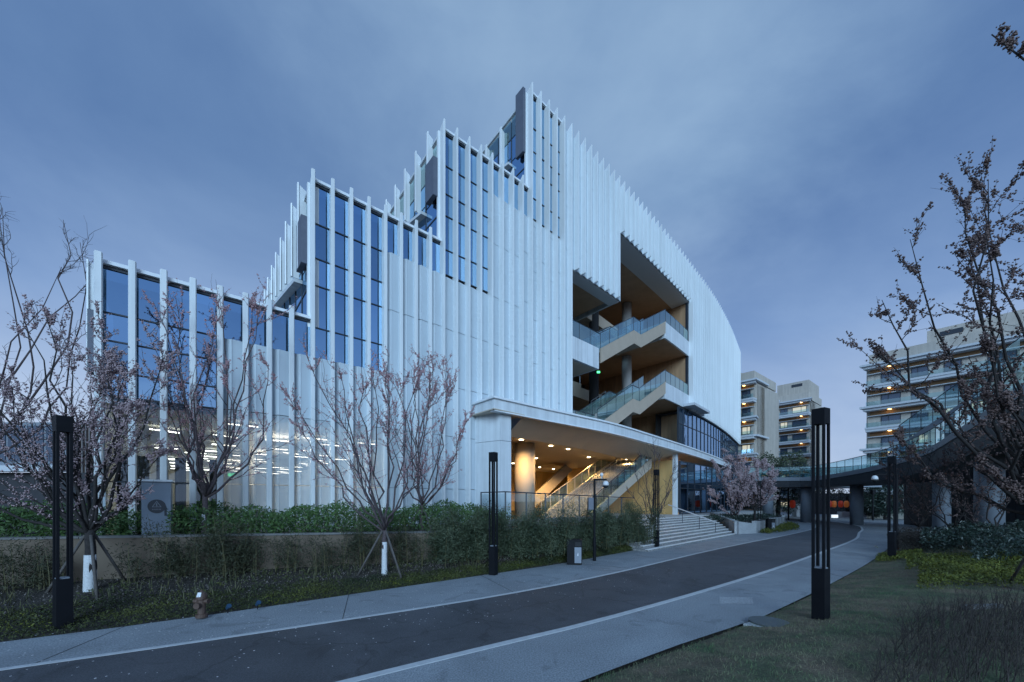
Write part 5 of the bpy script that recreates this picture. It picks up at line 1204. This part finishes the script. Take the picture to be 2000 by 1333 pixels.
for x, y, Y, r, lb in ((1655, 990, 66, 3.4, 'round dark evergreen tree seen through the gap between the bridge columns'), (1705, 1008, 55, 1.6, 'low round dark shrub right of the second bridge column'), (1520, 985, 58, 3.4, 'dark evergreen behind the pale blossom tree under the bridge'), (1575, 1000, 80, 3, 'dark evergreen far behind the first bridge column'), (1730, 985, 52, 2.6, 'dark evergreen under the bridge next to the right lamp')):
    p = P(x, y, Y); bush('evergreen_tree', lb, p.x, Y, max(.4, p.z-r), r, r, r, 'darkleaf', 2600, .38, 'tree', 'evergreens beyond the footbridge', stems=False, shape=LEAF_V, trunk=max(.4, p.z-r))
for x, y, Y, r, lb in ((1500, 888, 56, 1.7, 'small green tree on the raised deck before the beige tower'), (1547, 905, 55, 1.9, 'larger green tree on the raised deck left of the big lamp')):
    p = P(x, y, Y); z0 = 5.2; bush('deck_tree', lb, p.x, Y, z0+1.0, r, r, r*.9, 'bamboo_far', 1500, .3, 'tree', 'trees on the raised deck', stems=False, shape=LEAF_V, trunk=1.0)
rd_ = MB().box(28, 50.5, 4.3, 48, 62, 5.2).build('raised_deck', M['bridge_edge'], kind='structure')
# ================================================================ hedges and ground cover
def along(line, lo, hi, n, w0, w1):
    u = rng.uniform(lo, hi, n); i = np.minimum(u.astype(int), len(line)-2); f = u-i; A = np.array(line); p = A[i]*(1-f)[:, None]+A[i+1]*f[:, None]
    t = A[i+1]-A[i]; t /= np.linalg.norm(t, axis=1)[:, None]; o = rng.uniform(w0, w1, n); nn = np.stack([-t[:, 1], t[:, 0]], 1); return p+nn*o[:, None], u, o
n = 90000; p, u, o = along(WL, 14, 78, n, .15, 2.6)
ht = .86+.13*np.sin(p[:, 0]*1.7)+.08*np.sin(p[:, 0]*4.3+p[:, 1]*2)+.12*(o > 1.2)
z = TZ+ht*rng.uniform(.0, 1, n)**.75
px_ = p[:, 0]/p[:, 1]*F+1000; keep = ~((px_ > 258) & (px_ < 328) & (o < 1.15) & (z-TZ > .28))
pos = np.stack([p[:, 0], p[:, 1], z], 1)[keep]
scatter('hedge', LEAF_V, LEAF_F, pos, rng.uniform(.07, .14, len(pos)), M['hedge'], kind='stuff')
# bamboo clumps standing before the retaining wall, each a plant of its own
def bamboo(label, x, base_y, Y, hz, wd, n, m='bamboo', dp=.35, ls=.13):
    X = (x-1000)/F*Y; z0 = .38 if Y < 20 else .3; t = thing('bamboo_clump', label, 'bamboo', (X, Y, z0), 'bamboo clumps along the retaining wall')
    cm = MB(); pos = []
    ncl = max(5, int(wd*12))
    for i in range(ncl):
        bx, by = X+random.gauss(0, wd*.30), Y+random.gauss(0, dp*.5); h = hz*random.uniform(.42, 1.04); lx_, ly = random.gauss(0, .22)*h*.5, random.gauss(0, .16)*h*.5
        pts2 = [Vector((bx+lx_*f*f, by+ly*f*f, z0-.05+h*f)) for f in (0, .35, .7, 1)]; cm.tube(pts2, [.011, .010, .007, .003], 4)
        for k in range(int(n/ncl/6)):
            f = random.uniform(.06, 1)**.8; j = min(2, int(f*3)); q = pts2[0].lerp(pts2[-1], f)
            c_ = q+Vector((random.gauss(0, .16), random.gauss(0, .13), random.gauss(0, .08)))
            for l in range(6): pos.append((c_.x+random.gauss(0, .06), c_.y+random.gauss(0, .06), c_.z+random.gauss(0, .05)))
    cm.build('culms', M['culm'], t); scatter('leaves', LONG_V, LEAF_F, pos, rng.uniform(.6, 1.2, len(pos))*ls, M[m], t, kind='stuff')
bl_ = [(30, 9.6, 1.33, 1.1, 1400, 'sparse brownish bamboo clump at the far left in front of the wall'), (95, 9.8, 1.17, .6, 600, 'thin bamboo clump between the left lamp and the picture edge'),
       (262, 10.4, 1.06, .5, 420, 'low thin bamboo right of the big blossom tree trunk'), (350, 10.95, 1.80, .95, 1900, 'tall pale bamboo clump just right of the electrical cabinet'), (425, 11.25, 1.80, .9, 2300, 'dense bamboo clump below the second blossom tree'),
       (478, 11.5, 1.48, .8, 1500, 'bamboo clump spilling over the wall right of the second blossom tree'), (560, 11.95, 1.22, .7, 900, 'low bamboo clump between wall stains left of centre'), (625, 12.3, 1.17, .7, 800, 'small bamboo clump left of the propped middle tree'), (690, 12.75, 1.85, .8, 1700, 'tall bamboo clump immediately left of the propped middle tree'),
       (770, 13.25, 1.80, .8, 1500, 'bamboo clump just behind the propped middle tree'), (815, 13.5, 1.38, .5, 600, 'thin bamboo stems right of the propped middle tree')]
for x, Y, h, wd, n, lb in bl_: bamboo(lb, x, 0, Y-.15, h, wd, int(n*1.5), ls=.11)
bl_ = [(885, 13.9, 2.00, 1.3, 11270, 'dark bamboo clump left of the post lamp by the corner pier'), (935, 14.3, 1.95, 1.1, 10810, 'dense dark bamboo just left of the post lamp by the corner pier'), (990, 14.9, 1.72, 1.1, 9200, 'lower bamboo right behind the post lamp by the corner pier'),
       (1045, 15.5, 1.94, 1.2, 11040, 'bushy bamboo in front of the round column'), (1085, 16.1, 1.98, 1.2, 10810, 'tall bamboo before the undercroft stair, left of the camera pole'), (1135, 17.3, 1.81, 1.2, 10580, 'bamboo clump directly left of the camera pole'), (1175, 18.4, 1.98, 1.3, 10580, 'bamboo clump directly right of the camera pole'), (1215, 19.6, 2.02, 1.3, 10580, 'bamboo clump behind the litter bin side, right of the camera pole'), (1248, 20.6, 1.89, 1.1, 8740, 'last bamboo clump beside the small bare tree')]
for x, Y, h, wd, n, lb in bl_: bamboo(lb, x, 0, Y, h, wd, n, 'bamboo_far', dp=.9, ls=.12)
# ground cover of the left strip
def cover(name, m, n, t0, t1, u0, u1, hz, ls, shape=LEAF_V, up=0, patch=None):
    pos = []
    U = rng.uniform(u0, u1, n); T = rng.uniform(t0, t1, n)
    R_ = np.array(rows); 
    i = np.minimum(U.astype(int), 88); f = (U-i)[:, None]; j = np.minimum((T*NR).astype(int), NR-1); h = (T*NR-j)[:, None]
    A = R_[i, j]*(1-f)+R_[i+1, j]*f; B2 = R_[i, j+1]*(1-f)+R_[i+1, j+1]*f; pos = A*(1-h)+B2*h
    if patch is not None:
        v = np.sin(pos[:, 0]*1.1+patch)*np.cos(pos[:, 1]*1.3+patch*2)+.4*np.sin(pos[:, 0]*3.1); k = v > rng.uniform(-.3, .9, n); pos = pos[k]
    pos[:, 2] += rng.uniform(.0, hz, len(pos))*(.6+.4*np.sin(pos[:, 0]*5)*np.cos(pos[:, 1]*4))
    return scatter(name, shape, LEAF_F, pos, rng.uniform(.6, 1.3, len(pos))*ls, M[m], kind='stuff', up=up)
cover('ground_cover', 'cover', 130000, .0, .46, 8, 89, .13, .05)
cover('ground_cover', 'yellow', 30000, .02, .34, 40, 89, .15, .05, patch=.6)
cover('leaf_litter', 'litter', 30000, .28, .95, 8, 80, .05, .045)
cover('sparse_weeds', 'cover', 30000, .4, 1, 8, 89, .2, .07, patch=2.1)
cover('tall_grass', 'weed_grass', 7000, .3, .75, 8, 89, .02, .22, BLADE_V, up=.8, patch=1.2)
# lawn grass, denser near the camera
def lawn_pts(n, pw=1.6, dmax=14, u0=0, u1=79, d0=.0):
    U = rng.uniform(u0, u1, n); i = np.minimum(U.astype(int), 78); f = (U-i)[:, None]; A = np.array(PE2r); p = A[i]*(1-f)+A[i+1]*f; d = d0+(dmax-d0)*rng.random(n)**pw
    x = p[:, 0]+.8*d; y = p[:, 1]-.6*d; z = -.02+.05*np.minimum(1, d*6)+.26*np.minimum(1, d/2.2)**2*(3-2*np.minimum(1, d/2.2))+.045*np.maximum(0, d-2.2)
    return np.stack([x, y, z], 1), d
p, d = lawn_pts(230000, 1.15, 11); dist = np.hypot(p[:, 0], p[:, 1]); k = (p[:, 1] > 3.0) & (p[:, 0] < p[:, 1]*1.5+1) & (rng.random(len(p)) < np.clip(9/dist, .2, 1)) & (rng.random(len(p)) < np.clip(.25+.5*(np.sin(p[:, 0]*1.9)*np.cos(p[:, 1]*2.3)+.6)+d*.5, .12, 1)); p = p[k]
scatter('lawn_grass', BLADE_V, BLADE_F, p, rng.uniform(.03, .075, len(p)), M['grass'], kind='stuff', up=.55)
p, d = lawn_pts(26000, 1.0, 1.5, d0=.03); k = (rng.random(len(p)) < np.clip(1.3-d*.9, 0, 1)) & (p[:, 1] > 3) & (p[:, 0] < p[:, 1]*1.5+1)
scatter('dry_grass_edge', BLADE_V, BLADE_F, p[k], rng.uniform(.02, .045, k.sum()), M['dry'], kind='stuff', up=.3)
# yellow green shrubs, dark hedge and dry twigs on the right
def mound(name, poly_px, Yr, m, n, hz, ls, shape=LEAF_V, zb=.3, kind='stuff', up=0, seed=0, jag=.25):
    pts_ = []
    while len(pts_) < n:
        x, Y = random.uniform(*poly_px), random.uniform(*Yr); X = (x-1000)/F*Y; z = on_lawn(X, Y); z = .3 if z is None else z
        hh = hz*(1-jag+jag*math.sin(X*2.1+seed)*math.cos(Y*1.7+seed)); pts_.append((X, Y, z+hh*random.random()**.5))
    return scatter(name, shape, LEAF_F, np.array(pts_), rng.uniform(.6, 1.25, n)*ls, M[m], kind=kind, up=up)
mound('yellow_green_shrubs', (1795, 2150), (9.6, 12.6), 'yellow', 12000, .40, .07)
mound('yellow_green_edging', (1712, 1800), (15.4, 17.6), 'yellow', 2600, .22, .08); mound('yellow_green_edging', (1770, 2050), (12.8, 15.6), 'yellow', 6000, .22, .08)
mound('dark_glossy_hedge', (1800, 2150), (16.5, 20), 'darkleaf', 16000, 1.25, .13); mound('dark_glossy_hedge', (1900, 2200), (12.8, 16), 'darkleaf', 9000, 1.15, .11)
mound('dry_hedge', (1752, 1830), (17.4, 20), 'twig', 7000, 1.15, .10, LONG_V)
# dry twiggy shrub in the right foreground
mb = MB(); rnd = random.Random(5)
for i in range(700):
    Y = rnd.uniform(4.3, 7.6); x = rnd.uniform(1690+max(0, (Y-4.5))*35, 2120); X = (x-1000)/F*Y; z = (on_lawn(X, Y) or .3); h = rnd.uniform(.30, .72)*min(1, .55+(x-1700)/420); l = rnd.gauss(.06, .13), rnd.gauss(0, .1)
    a = Vector((X, Y, z-.02)); e_ = a+Vector((l[0], l[1], h)); m_ = a.lerp(e_, .5)+Vector((rnd.gauss(0, .015), 0, 0)); mb.tube([a, m_, e_], [.006, .0045, .002], 3, cap=False)
    for k in range(3):
        q = a.lerp(e_, rnd.uniform(.35, .9)); mb.tube([q, q+Vector((rnd.gauss(0, .05), rnd.gauss(0, .05), rnd.uniform(.05, .13)))], [.0025, .0012], 3, cap=False)
mb.build('dry_twig_shrub', M['twig'], kind='stuff')
# planter planting
pts_ = []
for _ in range(5000):
    a_, b_ = random.random(), random.random()**.7; q = Vector((18.4, 30.6)).lerp(Vector((31, 45)), a_)+Vector((-.7, .6))*b_*3.5; pts_.append((q.x, q.y, .68+random.random()**.6*(.55 if a_ < .35 else .3)))
scatter('planter_shrubs', LEAF_V, LEAF_F, np.array(pts_), rng.uniform(.12, .22, 5000), M['darkleaf'], kind='stuff')
pts_ = []
for _ in range(2600):
    a_ = random.random(); q0 = Vector((19.2, 30.2)).lerp(Vector((29.4, 41.6)), a_); q = q0+Vector((.64, -.6))*random.random()*(2.0*math.sin(.35+a_*2.6)); pts_.append((q.x, q.y, .02+random.random()*.25))
scatter('planter_edging', LEAF_V, LEAF_F, np.array(pts_), rng.uniform(.1, .18, 2600), M['yellow'], kind='stuff')
